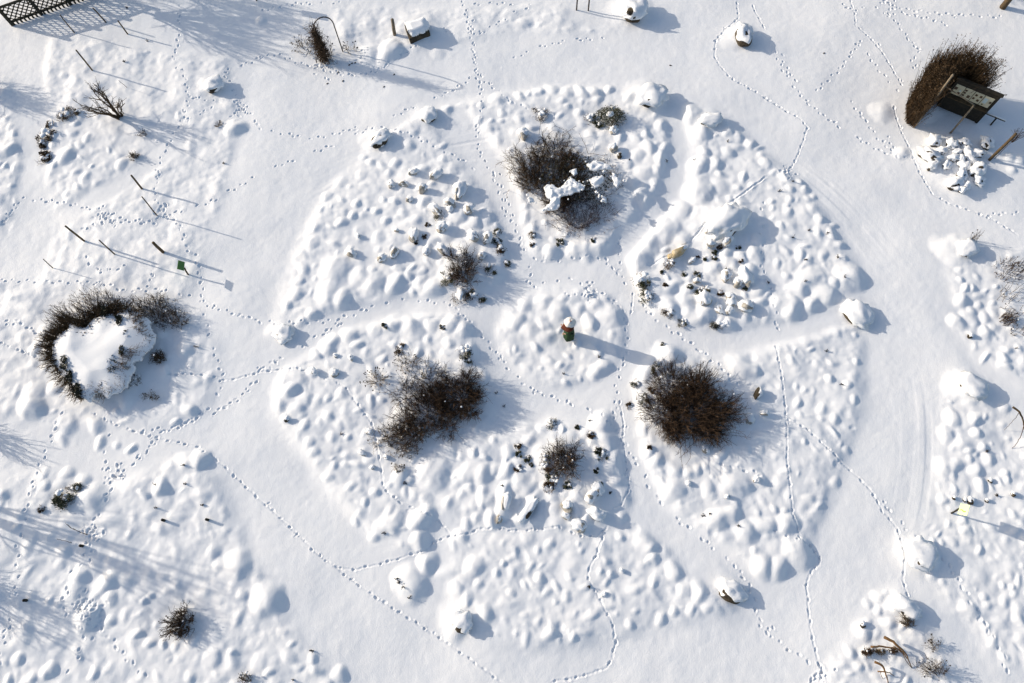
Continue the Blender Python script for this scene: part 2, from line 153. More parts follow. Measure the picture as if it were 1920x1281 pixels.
# raised bed mask on a coarse grid, softened
cx, cy = np.arange(-22, 23, .1), np.arange(-5, 28, .1)
MX, MY = np.meshgrid(cx, cy)
def world_poly(p): return [tuple(G(x, y)[:2]) for x, y in p]
def blur(a, n):
    for _ in range(n):
        a = (a + np.roll(a, 1, 0) + np.roll(a, -1, 0)) / 3; a = (a + np.roll(a, 1, 1) + np.roll(a, -1, 1)) / 3
    return a
rise = np.zeros_like(MX); bedm = np.zeros_like(MX)
for poly, sp, rr, st, up in BEDS:
    m = inpoly(MX, MY, world_poly(poly)); rise = np.maximum(rise, m * up); bedm = np.maximum(bedm, m * 1.0)
rise = .8 * blur(rise, 4)
# the narrow paths between the beds stay smooth: x, y lines in photo pixels, half width m
PATHS = [([(860,215),(890,260),(932,315),(955,400),(975,480),(992,520)], .30), ([(1262,185),(1272,280),(1250,365),(1205,425),(1165,475),(1150,505)], .24), ([(1620,582),(1500,618),(1380,640),(1300,645),(1215,612),(1182,560),(1162,500)], .26),
 ([(505,652),(620,605),(740,577),(860,572),(925,592)], .24), ([(1168,735),(1186,860),(1218,965),(1300,1055),(1400,1130)], .26), ([(1052 + 146 * math.cos(a), 630 + 121 * math.sin(a)) for a in np.linspace(0, 6.2832, 40)], .24), ([(920,735),(960,770),(1010,780)], .2), ([(40,90),(62,200),(62,320),(45,440)], .45), ([(60,440),(160,380),(250,330),(330,265)], .3)]
pth = np.full(MX.shape, 9.0)
for line, hw in PATHS:
    W_ = [G(x, y, .05)[:2] for x, y in line]
    for a, b in zip(W_[:-1], W_[1:]):
        e = b - a; u = np.clip(((MX - a[0]) * e[0] + (MY - a[1]) * e[1]) / (e @ e + 1e-9), 0, 1); pth = np.minimum(pth, np.hypot(MX - a[0] - u * e[0], MY - a[1] - u * e[1]) - hw)
keep = np.clip(pth / .28, 0, 1); keep = blur(keep * keep * (3 - 2 * keep), 1); rise *= .25 + .75 * keep; bedm = blur(bedm, 3)
def coarse(a, x, y):
    u = np.clip((x - cx[0]) / .1, 0, len(cx) - 1.001); v = np.clip((y - cy[0]) / .1, 0, len(cy) - 1.001)
    i = u.astype(int); j = v.astype(int); u = u - i; v = v - j
    return a[j, i] * (1 - u) * (1 - v) + a[j, i + 1] * u * (1 - v) + a[j + 1, i] * (1 - u) * v + a[j + 1, i + 1] * u * v
KEEP = coarse(keep, X, Y); BM = coarse(bedm, X, Y) * KEEP
base = .05 * fbm(X, Y, 3.2, 2, 21) + coarse(rise, X, Y) + BM * .030 * fbm(X, Y, .7, 3, 33) + .0045 * (1 - BM) * fbm(X, Y, .5, 2, 37)
HB = np.zeros_like(X); PIT = np.zeros_like(X)
def hump(x, y, r, h, ecc=1.0, ang=0.0, pw=1.8):
    R = r * max(ecc, 1 / ecc) + .15
    i0, i1 = np.searchsorted(ax, [x - R, x + R]); j0, j1 = np.searchsorted(ay, [y - R, y + R])
    if i1 <= i0 or j1 <= j0: return
    s = (slice(j0, j1), slice(i0, i1))
    dx = X[s] + WX[s] - x; dy = Y[s] + WY[s] - y; c, n = math.cos(ang), math.sin(ang)
    q = ((dx * c + dy * n) / (r * ecc)) ** 2 + ((-dx * n + dy * c) / (r / ecc)) ** 2
    b = np.where(q < 1, np.maximum(1 - q, 0) ** pw, 0) * abs(h)
    if h > 0: HB[s] = (HB[s] ** 2.4 + b ** 2.4) ** (1 / 2.4)
    else: PIT[s] = np.maximum(PIT[s], b)
seen = []
for hmp in HUMPS:
    px, py, r = hmp[:3]; k = hmp[3] if len(hmp) > 3 else random.uniform(.28, .4)
    rp = r; rm = 1.15 * rp / S(px, py); h = rm * k * .70; h = h if rm < .4 else h * (1 - .22 * min(1, (rm - .4) / .3))
    p = G(px, py, max(h, 0) * .6); seen.append((px, py, rp))
    hump(p[0], p[1], rm, h, *(hmp[4:6] if len(hmp) > 5 else (random.uniform(.84, 1.2), random.uniform(0, 3.1))))
for poly, sp, rr, st, up in BEDS:
    sp *= .82
    xs = [p[0] for p in poly]; ys = [p[1] for p in poly]; loc = []
    for _ in range(int((max(xs) - min(xs)) * (max(ys) - min(ys)) / sp ** 2 * 4)):
        px, py = random.uniform(min(xs), max(xs)), random.uniform(min(ys), max(ys))
        if not all(inpoly(px + a, py + b, poly) for a, b in ((9, 0), (-9, 0), (0, 9), (0, -9))): continue
        if any((px - a) ** 2 + (py - b) ** 2 < sp * sp for a, b in loc): continue
        if any((px - a) ** 2 + (py - b) ** 2 < (c * .75 + sp * .25) ** 2 for a, b, c in seen): continue
        loc.append((px, py)); r = random.uniform(*rr) * random.choice((.7, 1, 1, 1.25)); h = r * random.uniform(*st) * random.choice((.4, .7, 1, 1.25))
        if random.random() < .1: h = -h * .7
        p = G(px, py, .05); hump(p[0], p[1], r * .88, h * .54, random.uniform(.65, 1.5), random.uniform(0, 3.1), 2.4)
HB = blur(HB, 1)
Z = base + (HB - .8 * PIT) * (.06 + .94 * KEEP)
# brushed lines left by sweeping the ring path
for pc, r0, r1, a0, a1 in (((1010, 900), 690, 850, -2.2, -1.2), ((1050, 760), 640, 760, -.75, -.3), ((1000, 700), 640, 760, .05, .55)):
    c = G(*pc); rad = np.hypot(X - c[0], Y - c[1]); an = -np.arctan2(Y - c[1], X - c[0]); sc = S(*pc)
    m = np.clip(np.minimum(rad - r0 / sc, r1 / sc - rad) / 1.2, 0, 1) * np.clip(np.minimum(an - a0, a1 - an) / .15, 0, 1) * (1 - BM)
    Z += m * .008 * vnoise(rad * 9.0, an * 3.0, 91)
Z += .0022 * fbm(X, Y, .16, 2, 55)
def sink(x, y, a, b, ang, d, lip=0.25):
    R = max(a, b) * 2
    i0, i1 = np.searchsorted(ax, [x - R, x + R]); j0, j1 = np.searchsorted(ay, [y - R, y + R])
    if i1 <= i0 or j1 <= j0: return
    s = (slice(j0, j1), slice(i0, i1)); c, n = math.cos(ang), math.sin(ang)
    dx, dy = X[s] - x, Y[s] - y
    q = np.sqrt(((dx * c + dy * n) / a) ** 2 + ((-dx * n + dy * c) / b) ** 2)
    Z[s] += -d * np.clip(1 - q, 0, 1) ** .6 * (q < 1) + d * lip * np.clip(1 - abs(q - 1.35) / .45, 0, 1)
for kind, line in TR:
    w_ = [G(x, y, .06)[:2] for x, y in line]; side = 1; acc = random.uniform(0, .1)
    for (x0, y0), (x1, y1) in zip(w_[:-1], w_[1:]):
        L = math.hypot(x1 - x0, y1 - y0)
        if L < 1e-6: continue
        ang = math.atan2(y1 - y0, x1 - x0); ux, uy = (x1 - x0) / L, (y1 - y0) / L
        if kind in 'gc':
            t = 0
            while t < L:
                j = random.gauss(0, .012)
                sink(x0 + ux * t - uy * j, y0 + uy * t + ux * j, .08, .034 if kind == 'g' else .045, ang + random.gauss(0, .12), (.009 if kind == 'g' else .018) * random.uniform(.4, 1.2), .2); t += .05
            if kind == 'c': continue
        t = acc; step = .245 if kind == 'p' else .33
        while t < L:
            if kind == 'p' and random.random() < .07: t += step; continue
            if random.random() < .12: sink(x0 + ux * t + random.gauss(0, .06), y0 + uy * t + random.gauss(0, .06), random.uniform(.04, .1), random.uniform(.03, .05), ang + random.gauss(0, .7), random.uniform(.012, .03), .3)
            o = side * random.uniform(.025, .055) if kind == 'p' else side * random.uniform(0, .025); side = -side
            sink(x0 + ux * t - uy * o, y0 + uy * t + ux * o, random.uniform(.045, .085), random.uniform(.032, .05), ang + random.gauss(0, .35), random.uniform(.018, .05), .18)
            t += step * random.uniform(.6, 1.4)
        acc = t - L
for px, py, r, n in ((452,204,14,16),(790,395,0,0),(195,408,16,18),(300,402,18,14),(160,1145,26,40),(1475,322,14,16),(1105,552,14,14),(610,118,26,30),(1665,8,16,14),(175,1000,18,26),(1545,1265,16,18),(1350,1100,0,0),(215,890,18,16)):
    for _ in range(n):
        p = G(px + random.gauss(0, r * .6), py + random.gauss(0, r * .5), .05); sink(p[0], p[1], random.uniform(.04, .1), random.uniform(.03, .05), random.uniform(0, 3), random.uniform(.015, .045), .25)
def gz(x, y):
    i = min(max(np.searchsorted(ax, x), 1), nx - 1); j = min(max(np.searchsorted(ay, y), 1), ny - 1)
    return float(Z[j, i])
def GP(px, py, dz=0.0):                               # the spot of the snow surface seen at a photo pixel
    z = .1
    for _ in range(5): p = G(px, py, z); z = .5 * z + .5 * gz(p[0], p[1])
    p = G(px, py, z); return Vector((p[0], p[1], gz(p[0], p[1]) + dz))
def top_over(base, px, py):                           # point on the sight line of (px,py) nearest to the plumb line over base
    best = None
    for h in np.linspace(.05, 4, 400):
        p = G(px, py, base.z + h); e = (p[0] - base.x) ** 2 + (p[1] - base.y) ** 2
        if best is None or e < best[0]: best = (e, p)
    return Vector(best[1])

# ------------------------------------------------------------------ materials
def mat(name, c1, c2, scale=6.0, rough=.8, bump=0.0, bscale=40.0, spec=.3):
    m = bpy.data.materials.new(name); m.use_nodes = True; t = m.node_tree; b = t.nodes['Principled BSDF']
    tc = t.nodes.new('ShaderNodeTexCoord'); n = t.nodes.new('ShaderNodeTexNoise'); r = t.nodes.new('ShaderNodeValToRGB')
    n.inputs['Scale'].default_value = scale; n.inputs['Detail'].default_value = 5
    t.links.new(tc.outputs['Object'], n.inputs['Vector']); t.links.new(n.outputs['Fac'], r.inputs['Fac'])
    r.color_ramp.elements[0].position = .32; r.color_ramp.elements[1].position = .68
    r.color_ramp.elements[0].color = (*c1, 1); r.color_ramp.elements[1].color = (*c2, 1)
    t.links.new(r.outputs[0], b.inputs['Base Color']); b.inputs['Roughness'].default_value = rough
    b.inputs['Specular IOR Level'].default_value = spec
    if bump:
        n2 = t.nodes.new('ShaderNodeTexNoise'); n2.inputs['Scale'].default_value = bscale; n2.inputs['Detail'].default_value = 6
        bp = t.nodes.new('ShaderNodeBump'); bp.inputs['Strength'].default_value = bump; bp.inputs['Distance'].default_value = .02
        t.links.new(tc.outputs['Object'], n2.inputs['Vector']); t.links.new(n2.outputs['Fac'], bp.inputs['Height']); t.links.new(bp.outputs[0], b.inputs['Normal'])
    return m
M = dict(
 snow=mat('snow', (.86, .875, .90), (.90, .905, .915), 1.5, .55, .35, 28, .25),
 twig=mat('twig', (.032, .018, .010), (.095, .056, .030), 5), twig_olive=mat('twig_olive', (.042, .025, .012), (.115, .072, .036), 5),
 twig_red=mat('twig_red', (.045, .026, .022), (.115, .075, .062), 5), twig_grey=mat('twig_grey', (.075, .055, .036), (.17, .125, .085), 5),
 straw=mat('straw', (.13, .085, .045), (.26, .19, .11), 6), seed=mat('seed', (.014, .011, .009), (.035, .025, .018), 9),
 leaf=mat('leaf', (.030, .038, .018), (.080, .082, .042), 9, .6), leaf_brown=mat('leaf_brown', (.045, .028, .014), (.10, .062, .030), 9, .7),
 hedge=mat('hedge', (.040, .022, .009), (.095, .055, .022), 4), needle=mat('needle', (.018, .020, .012), (.045, .045, .026), 9),
 stone=mat('stone', (.25, .23, .20), (.50, .47, .42), 7, .9, .5, 22), stone_dark=mat('stone_dark', (.022, .018, .013), (.085, .066, .042), 7, .9, .5, 22),
 stone_gold=mat('stone_gold', (.40, .30, .15), (.58, .50, .36), 5, .9, .5, 22),
 wood=mat('wood', (.055, .036, .018), (.12, .082, .042), 8, .8, .3, 30), wood_dark=mat('wood_dark', (.016, .014, .010), (.035, .028, .018), 8, .8, .3, 30),
 wood_old=mat('wood_old', (.12, .095, .065), (.24, .195, .14), 8, .85, .4, 30), wood_orange=mat('wood_orange', (.10, .052, .020), (.22, .125, .052), 8, .8, .3, 30),
 fence=mat('fence', (.010, .014, .010), (.032, .026, .016), 8, .7), steel=mat('steel', (.03, .022, .018), (.055, .038, .028), 8, .5),
 green=mat('green_board', (.085, .20, .05), (.12, .24, .06), 3, .5), pale=mat('pale_board', (.60, .74, .38), (.66, .78, .46), 3, .4),
 leafmark=mat('leaf_mark', (.20, .42, .05), (.33, .52, .09), 12, .5), panel=mat('panel', (.46, .43, .30), (.54, .50, .37), 4, .5),
 photo=mat('panel_picture', (.05, .03, .015), (.10, .06, .04), 20, .5), pale_blue=mat('panel_map', (.45, .55, .56), (.52, .60, .60), 9, .5),
 skin=mat('skin', (.42, .25, .18), (.48, .30, .22), 6, .6), coat=mat('coat', (.009, .030, .008), (.018, .050, .014), 6, .9), trousers=mat('trousers', (.012, .012, .014), (.025, .025, .03), 6, .9),
 shawl=mat('shawl', (.055, .011, .004), (.095, .022, .008), 9, .9), hat=mat('hat', (.74, .70, .64), (.82, .80, .76), 9, .9), hair=mat('hair', (.05, .025, .015), (.08, .045, .03), 9, .7), band=mat('hat_top', (.34, .20, .17), (.45, .30, .26), 9, .9),
)
# ------------------------------------------------------------------ mesh helpers
def mesh_np(name, V, faces_idx, sizes, m, parent=None, loc=None, smooth=False):
    me = bpy.data.meshes.new(name); V = np.asarray(V, np.float32)
    if loc is not None: V = V - np.asarray(loc, np.float32)
    me.vertices.add(len(V)); me.vertices.foreach_set('co', V.ravel())
    idx = np.asarray(faces_idx, np.int32).ravel(); sz = np.asarray(sizes, np.int32)
    me.loops.add(len(idx)); me.loops.foreach_set('vertex_index', idx)
    me.polygons.add(len(sz)); st = np.zeros(len(sz), np.int32); st[1:] = np.cumsum(sz)[:-1]
    me.polygons.foreach_set('loop_start', st); me.polygons.foreach_set('loop_total', sz)
    me.update(calc_edges=True)
    me.polygons.foreach_set('use_smooth', np.full(len(sz), smooth, bool))
    me.materials.append(M[m] if isinstance(m, str) else m); me.validate()
    o = bpy.data.objects.new(name, me); COL.objects.link(o)
    if parent is not None: o.parent = parent
    elif loc is not None: o.location = loc
    return o
ALL = []
def thing(name, label, cat, loc, group=None, px=None):
    o = bpy.data.objects.new(name, None); o.empty_display_size = .1; COL.objects.link(o); o.location = loc
    o['label'] = label; o['category'] = cat
    if group: o['group'] = group
    return o
def tag(o, label, cat, group=None):
    o['label'] = label; o['category'] = cat
    if group: o['group'] = group
    return o
def tubes(name, P, R, m, parent, loc, sides=3):
    """P (N,K,3) polylines, R (N,K) radii -> one mesh"""
    P = np.asarray(P, np.float64); N, K, _ = P.shape
    T_ = np.gradient(P, axis=1); T_ /= np.linalg.norm(T_, axis=2, keepdims=True) + 1e-9
    ref = np.where(np.abs(T_[..., 2:3]) > .8, np.array([1.0, 0, 0]), np.array([0, 0, 1.0]))
    U = np.cross(T_, ref); U /= np.linalg.norm(U, axis=2, keepdims=True) + 1e-9; W = np.cross(T_, U)
    a = np.arange(sides) * 2 * math.pi / sides
    V = P[:, :, None, :] + np.asarray(R)[:, :, None, None] * (U[:, :, None, :] * np.cos(a)[:, None] + W[:, :, None, :] * np.sin(a)[:, None])
    n, k, s = np.meshgrid(np.arange(N), np.arange(K - 1), np.arange(sides), indexing='ij'); s2 = (s + 1) % sides
    ix = lambda n, k, s: (n * K + k) * sides + s
    Fq = np.stack([ix(n, k, s), ix(n, k, s2), ix(n, k + 1, s2), ix(n, k + 1, s)], -1).reshape(-1, 4)
    caps = np.stack([ix(np.arange(N)[:, None], K - 1, np.arange(sides)[None])], -1).reshape(N, sides)
    caps0 = np.stack([ix(np.arange(N)[:, None], 0, np.arange(sides)[None, ::-1])], -1).reshape(N, sides)
    idx = np.concatenate([Fq.ravel(), caps.ravel(), caps0.ravel()]); sz = np.concatenate([np.full(len(Fq), 4), np.full(2 * N, sides)])
    return mesh_np(name, V.reshape(-1, 3), idx, sz, m, parent, loc, smooth=sides > 4)
OCT = np.array([(1, 0, 0), (-1, 0, 0), (0, 1, 0), (0, -1, 0), (0, 0, 1), (0, 0, -1)], float)
OCF = np.array([(0, 2, 4), (2, 1, 4), (1, 3, 4), (3, 0, 4), (2, 0, 5), (1, 2, 5), (3, 1, 5), (0, 3, 5)])
BITM = {}
def bits(name, C, R, m, parent, loc):                # each seed head or snow crumb its own part, sharing a few meshes
    if m not in BITM:
        BITM[m] = []
        for q in range(5):
            me = bpy.data.meshes.new(name); bq = blob(1, RNG.uniform(.7, 1), RNG.uniform(.6, 1), int(q * 7 + 3), 1 if m == 'seed' else 2, .35, 1.6); bq.to_mesh(me); bq.free(); me.materials.append(M[m])
            for p_ in me.polygons: p_.use_smooth = m == 'snow'
            BITM[m].append(me)
    o_ = np.argsort(-np.asarray(R))[:95]
    for q, k in enumerate(o_):
        o = bpy.data.objects.new(name, BITM[m][q % 5]); COL.objects.link(o); o.parent = parent; o.location = C[k]; o.scale = (R[k],) * 3; o.rotation_euler = (0, 0, q)
def leaves(name, C, size, m, parent, loc, updir=.4):
    C = np.asarray(C, float); n = len(C)
    a = RNG.normal(size=(n, 3)); a[:, 2] *= .6; a /= np.linalg.norm(a, axis=1, keepdims=True)
    b = RNG.normal(size=(n, 3)); b -= (b * a).sum(1, keepdims=True) * a; b /= np.linalg.norm(b, axis=1, keepdims=True)
    L = size * RNG.uniform(.6, 1.3, (n, 1)); Wd = L * .42
    V = np.stack([C - a * L, C + b * Wd - a * L * .1 + [0, 0, .006], C + a * L, C - b * Wd - a * L * .1], 1)
    return mesh_np(name, V.reshape(-1, 3), np.arange(4 * n), np.full(n, 4), m, parent, loc)
def bm_obj(name, bm, m, parent, smooth=False):
    me = bpy.data.meshes.new(name); bm.to_mesh(me); bm.free()
    for p in me.polygons: p.use_smooth = smooth
    me.materials.append(M[m]); o = bpy.data.objects.new(name, me); COL.objects.link(o); o.parent = parent; return o
def blob(rx, ry, rz, seed, sub=3, amp=.16, freq=1.7, cuts=0, flat=None):
    bm = bmesh.new(); bmesh.ops.create_icosphere(bm, subdivisions=sub, radius=1.0); r = random.Random(seed)
    from mathutils import noise
    off = Vector((r.uniform(-50, 50), r.uniform(-50, 50), r.uniform(-50, 50)))
    pl = []
    for _ in range(cuts):
        d = Vector((r.gauss(0, 1), r.gauss(0, 1), r.gauss(0, .7))).normalized(); pl.append((d, r.uniform(.52, .85)))
    for v in bm.verts:
        c = v.co.copy(); v.co = c * (1 + amp * noise.noise(c * freq + off) + amp * .4 * noise.noise(c * freq * 2.3 + off))
        for d, k in pl:
            e = v.co.dot(d) - k
            if e > 0: v.co -= d * e
        if flat is not None and v.co.z < flat: v.co.z = flat + (v.co.z - flat) * .15
        v.co = Vector((v.co.x * rx, v.co.y * ry, v.co.z * rz))
    return bm
def shift(bm, v, rot=0.0, tilt=None):
    if tilt: bmesh.ops.rotate(bm, verts=bm.verts, cent=(0, 0, 0), matrix=Matrix.Rotation(tilt[0], 3, tilt[1]))
    bmesh.ops.rotate(bm, verts=bm.verts, cent=(0, 0, 0), matrix=Matrix.Rotation(rot, 3, 'Z'))
    bmesh.ops.translate(bm, verts=bm.verts, vec=v); return bm
def box_bm(sx, sy, sz, bev=.01):
    bm = bmesh.new(); bmesh.ops.create_cube(bm, size=1.0)
    for v in bm.verts: v.co = Vector((v.co.x * sx, v.co.y * sy, v.co.z * sz))
    if bev: bmesh.ops.bevel(bm, geom=bm.edges[:], offset=bev, segments=1, affect='EDGES')
    return bm
def slab(name, poly_w, z0, thick, edge, m, parent, loc, seed, res=.04, lump=.05, lsc=.7):
    """lying snow load: an outline with rounded edge and lumpy top, closed underneath"""
    P = np.array(poly_w); x0, y0 = P.min(0) - res; x1, y1 = P.max(0) + res
    gx = np.arange(x0, x1, res); gy = np.arange(y0, y1, res); A, B = np.meshgrid(gx, gy)
    wob = .07 * fbm(A, B, .3, 3, seed); I = inpoly(A + wob, B + .07 * fbm(A, B, .3, 3, seed + 5), poly_w)
    d = np.full(A.shape, 9.0)
    for i in range(len(P)):
        p, q = P[i], P[(i + 1) % len(P)]; e = q - p; t = np.clip(((A - p[0]) * e[0] + (B - p[1]) * e[1]) / (e @ e + 1e-9), 0, 1)
        d = np.minimum(d, np.hypot(A - p[0] - t * e[0], B - p[1] - t * e[1]))
    d = blur(np.where(I, d, 0.0), 3 if edge < .5 else 9)
    zt = z0 + thick * np.sqrt(np.clip(d / edge, 0, 1)) + lump * fbm(A, B, lsc, 2, seed + 9) * np.clip(d / edge, 0.15, 1)
    zb = np.minimum(zt - .03, z0 - .04 + 0 * A)
    id_ = -np.ones(A.shape, int); id_[I] = np.arange(I.sum()); n = I.sum()
    V = np.concatenate([np.stack([A[I], B[I], zt[I]], 1), np.stack([A[I], B[I], zb[I]], 1)])
    a, b, c, e = id_[:-1, :-1], id_[:-1, 1:], id_[1:, 1:], id_[1:, :-1]; ok = (a >= 0) & (b >= 0) & (c >= 0) & (e >= 0)
    Qd = np.stack([a[ok], b[ok], c[ok], e[ok]], 1); fs = [Qd, Qd[:, ::-1] + n]
    from collections import Counter
    E = {}
    for q in Qd:
        for i in range(4):
            k = (q[i], q[(i + 1) % 4])
            if (k[1], k[0]) in E: del E[(k[1], k[0])]
            else: E[k] = 1
    side = np.array([(j, i, i + n, j + n) for i, j in E]).reshape(-1, 4)
    Fc = np.concatenate(fs + [side])
    return mesh_np(name, V, Fc.ravel(), np.full(len(Fc), 4), m, parent, loc, smooth=True)

me = None
idx = (np.arange(ny - 1)[:, None] * nx + np.arange(nx - 1)[None]).ravel()
ground = mesh_np('snow_ground', np.stack([X, Y, Z], -1).reshape(-1, 3), np.stack([idx, idx + 1, idx + nx + 1, idx + nx], 1).ravel(), np.full(len(idx), 4), 'snow', smooth=True)
ground['kind'] = 'structure'

# ------------------------------------------------------------------ labels by what stands next to a thing
MARKS = [(1068,615,'the person'),(1300,760,'the round twiggy bush'),(800,745,'the dark double bush'),(1035,300,'the big olive shrub'),(865,495,'the small spiky shrub in the upper left bed'),(1058,855,'the twiggy shrub in the lower bed'),
 (340,497,'the green sign'),(1807,955,'the pale sign'),(195,190,'the bare branching shrub'),(610,70,'the garden arch'),(785,55,'the square stone block'),(1790,180,'the notice board'),(1393,68,'the boulder at the top right'),(1192,22,'the boulder beside the two poles'),
 (1605,595,'the boulder on the right path edge'),(1368,1108,'the boulder at the lower right'),(862,1165,'the boulder at the lower left of the circle'),(1360,420,'the big snowy boulder'),(1143,222,'the round evergreen'),(338,1160,'the spiky bush at the lower left'),
 (190,650,'the snow-laden thicket'),(1675,1215,'the bent canes'),(712,262,'the boulder on the upper left path edge'),(130,925,'the green clump at the left edge'),(90,250,'the brown leafy row at the left'),(1222,185,'the snowed-over boulder at the top of the circle'),(1425,575,'the lower right corner of the rocky bed'),(1310,560,'the middle of the rocky bed'),(1230,560,'the left edge of the rocky bed'),(1000,960,'the slabs at the foot of the lower bed'),(750,430,'the middle of the upper left bed'),(640,700,'the left end of the lower left bed'),(1890,545,'the dead stems at the right edge')]
USED = set()
def where(px, py):
    c = sorted(MARKS, key=lambda m: (m[0] - px) ** 2 + (m[1] - py) ** 2)
    for m in c[:6]:
        dx, dy = px - m[0], py - m[1]; d = math.hypot(dx, dy)
        if d < 4: continue
        v = 'above' if dy < 0 else 'below'; h = 'left' if dx < 0 else 'right'
        if abs(dx) > 2.4 * abs(dy): s = h + ' of'
        elif abs(dy) > 2.4 * abs(dx): s = v
        else: s = v + ' and ' + h + ' of'
        yield (('close ' if d < 60 else '') + s + ' ' + m[2])
def label(desc, px, py):
    ws = list(where(px, py))
    for a in ws:
        l = desc + ' ' + a
        if l not in USED and len(l.split()) <= 16: USED.add(l); return l
    for q in ('nearest', 'second', 'third', 'fourth', 'fifth'):
        l = desc.replace(desc.split()[0], q + ' ' + desc.split()[0], 1) + ' ' + ws[0]
        if l not in USED: USED.add(l); return ' '.join(l.split()[:16])
    return l

# ------------------------------------------------------------------ stones and boulders
def rock(px, py, r, desc=None, m='stone', rh=.75, cap=.8, capz=.35, capoff=(.12, .22), ecc=1.0, ang=None, seed=None, lab=None, tilt=None, sink_=.25, cuts=12, group=None, camp=.36):
    s = seed if seed is not None else int(px * 13 + py * 7)
    rr = random.Random(s); ang = rr.uniform(0, 3.1) if ang is None else ang
    p = GP(px, py); rm = r / S(px, py); hz = rm * rh
    p = GP(px, py + hz * .25 * S(px, py))
    t = thing('rock', lab or label(desc, px, py), 'rock', p, group)
    bm_obj('stone', shift(blob(rm * ecc, rm / ecc, hz, s, 3, .16, 1.4, cuts), (0, 0, hz * (.5 - sink_)), ang, tilt), m, t)
    if cap:
        bm_obj('snow_cap', shift(blob(rm * ecc * cap, rm / ecc * cap, hz * capz + .03, s + 1, 3, camp, 1.9, 0, -.35), (rm * capoff[0], rm * capoff[1], hz * (1.38 - sink_ - .5 * 1) * .98 + .0), ang), 'snow', t, True)
    return t
STONES = Q(960,320,[(1480,555,40),(1615,525,42),(1350,675,26),(1595,790,42),(1380,830,28),(1750,800,54),(1690,840,38),(1440,965,58),(1635,945,30),(1645,995,36),(1555,1045,38),(1625,1050,30),(1745,1015,52),(1460,455,18)])
STONES += Q(480,320,[(1015,105,32),(1110,100,30),(1245,135,36),(1350,35,42),(1185,10,30),(1150,220,26),(1525,155,60),(1455,245,42),(1345,295,42),(1595,295,42),(1455,295,26),(1395,430,40),(1185,490,48),(1055,450,18),(770,490,18),(715,625,38),(945,660,36),(1040,620,40),(1390,590,38),(1285,610,32),(1690,640,30),(1730,510,42),(1630,490,40)])
STONES += Q(480,640,[(597,108,17),(715,125,22),(592,235,34),(848,675,26),(795,835,30),(978,872,22),(875,945,20),(430,225,30)])
STONES += Q(960,640,[(640,1110,48),(580,1165,48),(1325,1065,20),(1610,1165,20),(1835,1040,26),(1785,585,42),(1890,540,28),(1450,810,32)])
STONES += Q(960,960,[(640,20,54),(500,95,58),(410,30,34),(825,440,20),(685,615,24)])
STONES += Q(960,0,[(755,980,32),(755,1115,36),(85,1010,44)])
for i, (px, py, r) in enumerate(STONES):
    rr = random.Random(i * 31); big = 'large' if r > 46 else ('small' if r < 27 else 'pale')
    look = rr.choice(['tan limestone rock', 'weathered tan rock', 'snow-dusted tan rock'])
    rock(px, py, r / 4.0 * .98, f'{big} {look}', 'stone', rr.uniform(.75, 1.15), rr.uniform(.78, 1.0), .4, (rr.uniform(-.1, .25), rr.uniform(.12, .32)), rr.uniform(.75, 1.4), group='stones set in the flower beds', sink_=rr.uniform(.2, .38), camp=.5)
for px, py, r in Q(960,0,[(805,1165,24)]) + Q(1440,640,[(1665,1045,20),(1395,1175,15),(1475,1190,18),(1515,1195,30),(1640,1195,17),(1835,1148,24)]) + Q(1440,960,[(705,840,28)]) + Q(480,640,[(232,585,22)]) + Q(1440,320,[(1515,1240,24)]):
    rock(px, py, r / 4.0, 'small dark rock with snow on top', 'stone_dark', .9, .8, .3, (.1, .4), group='small dark rocks in the snow')
rock(1272, 473, 15, m='stone_gold', rh=.6, cap=.5, capz=.15, capoff=(.35, .3), ecc=1.6, ang=.55, lab='long golden limestone slab along the edge of the rocky bed', sink_=-.15)
rock(1259, 481, 9, m='stone_gold', rh=.6, cap=0, ecc=1.1, ang=.5, lab='short golden stone at the lower end of the limestone slab', sink_=.1)
rock(1418, 738, 10, m='stone_dark', rh=1.0, cap=.7, capoff=(.5, .2), ecc=1.5, ang=1.2, lab='thin leaning rock edge right of the round twiggy bush')
rock(1062, 948, 13, rh=.9, cap=.7, lab='tan rock at the foot of the lower bed above the skull-shaped stone', sink_=.1)
rock(946, 940, 12, rh=.6, cap=.95, capz=.3, ecc=1.5, ang=1.3, capoff=(.3, .1), lab='pale stone edge in the long snow ridge left in the lower bed', sink_=.1)
rock(993, 957, 15, m='stone_dark', rh=.5, cap=1.05, capz=.4, ecc=1.8, ang=.85, capoff=(-.2, .12), lab='long snow-covered slab with a thin dark lower edge', sink_=.1)
rock(935, 973, 9, rh=.9, cap=.5, ecc=1.3, ang=1.2, lab='narrow tan stone left of the snow-covered slabs')
for i, (px, py, r, lab, rh) in enumerate(B[:-1]):
    rock(px, py, r * .88, m='stone_dark', rh=rh * (.55 if i not in (0, 1) else .62), cap=.98 if i in (0, 1, 8, 9) else (1.18 if i > 12 else (1.02, 1.08, 1.12)[i % 3]), capz=.72, capoff=(.24, .16) if i in (8, 9) else ((.05, .16) if i < 2 else (.05, .09 + .05 * (i % 3))), ecc=(1.1, 1.25, 1.0, 1.18)[i % 4], lab=lab, seed=400 + i, sink_=.22, cuts=6, camp=.5)
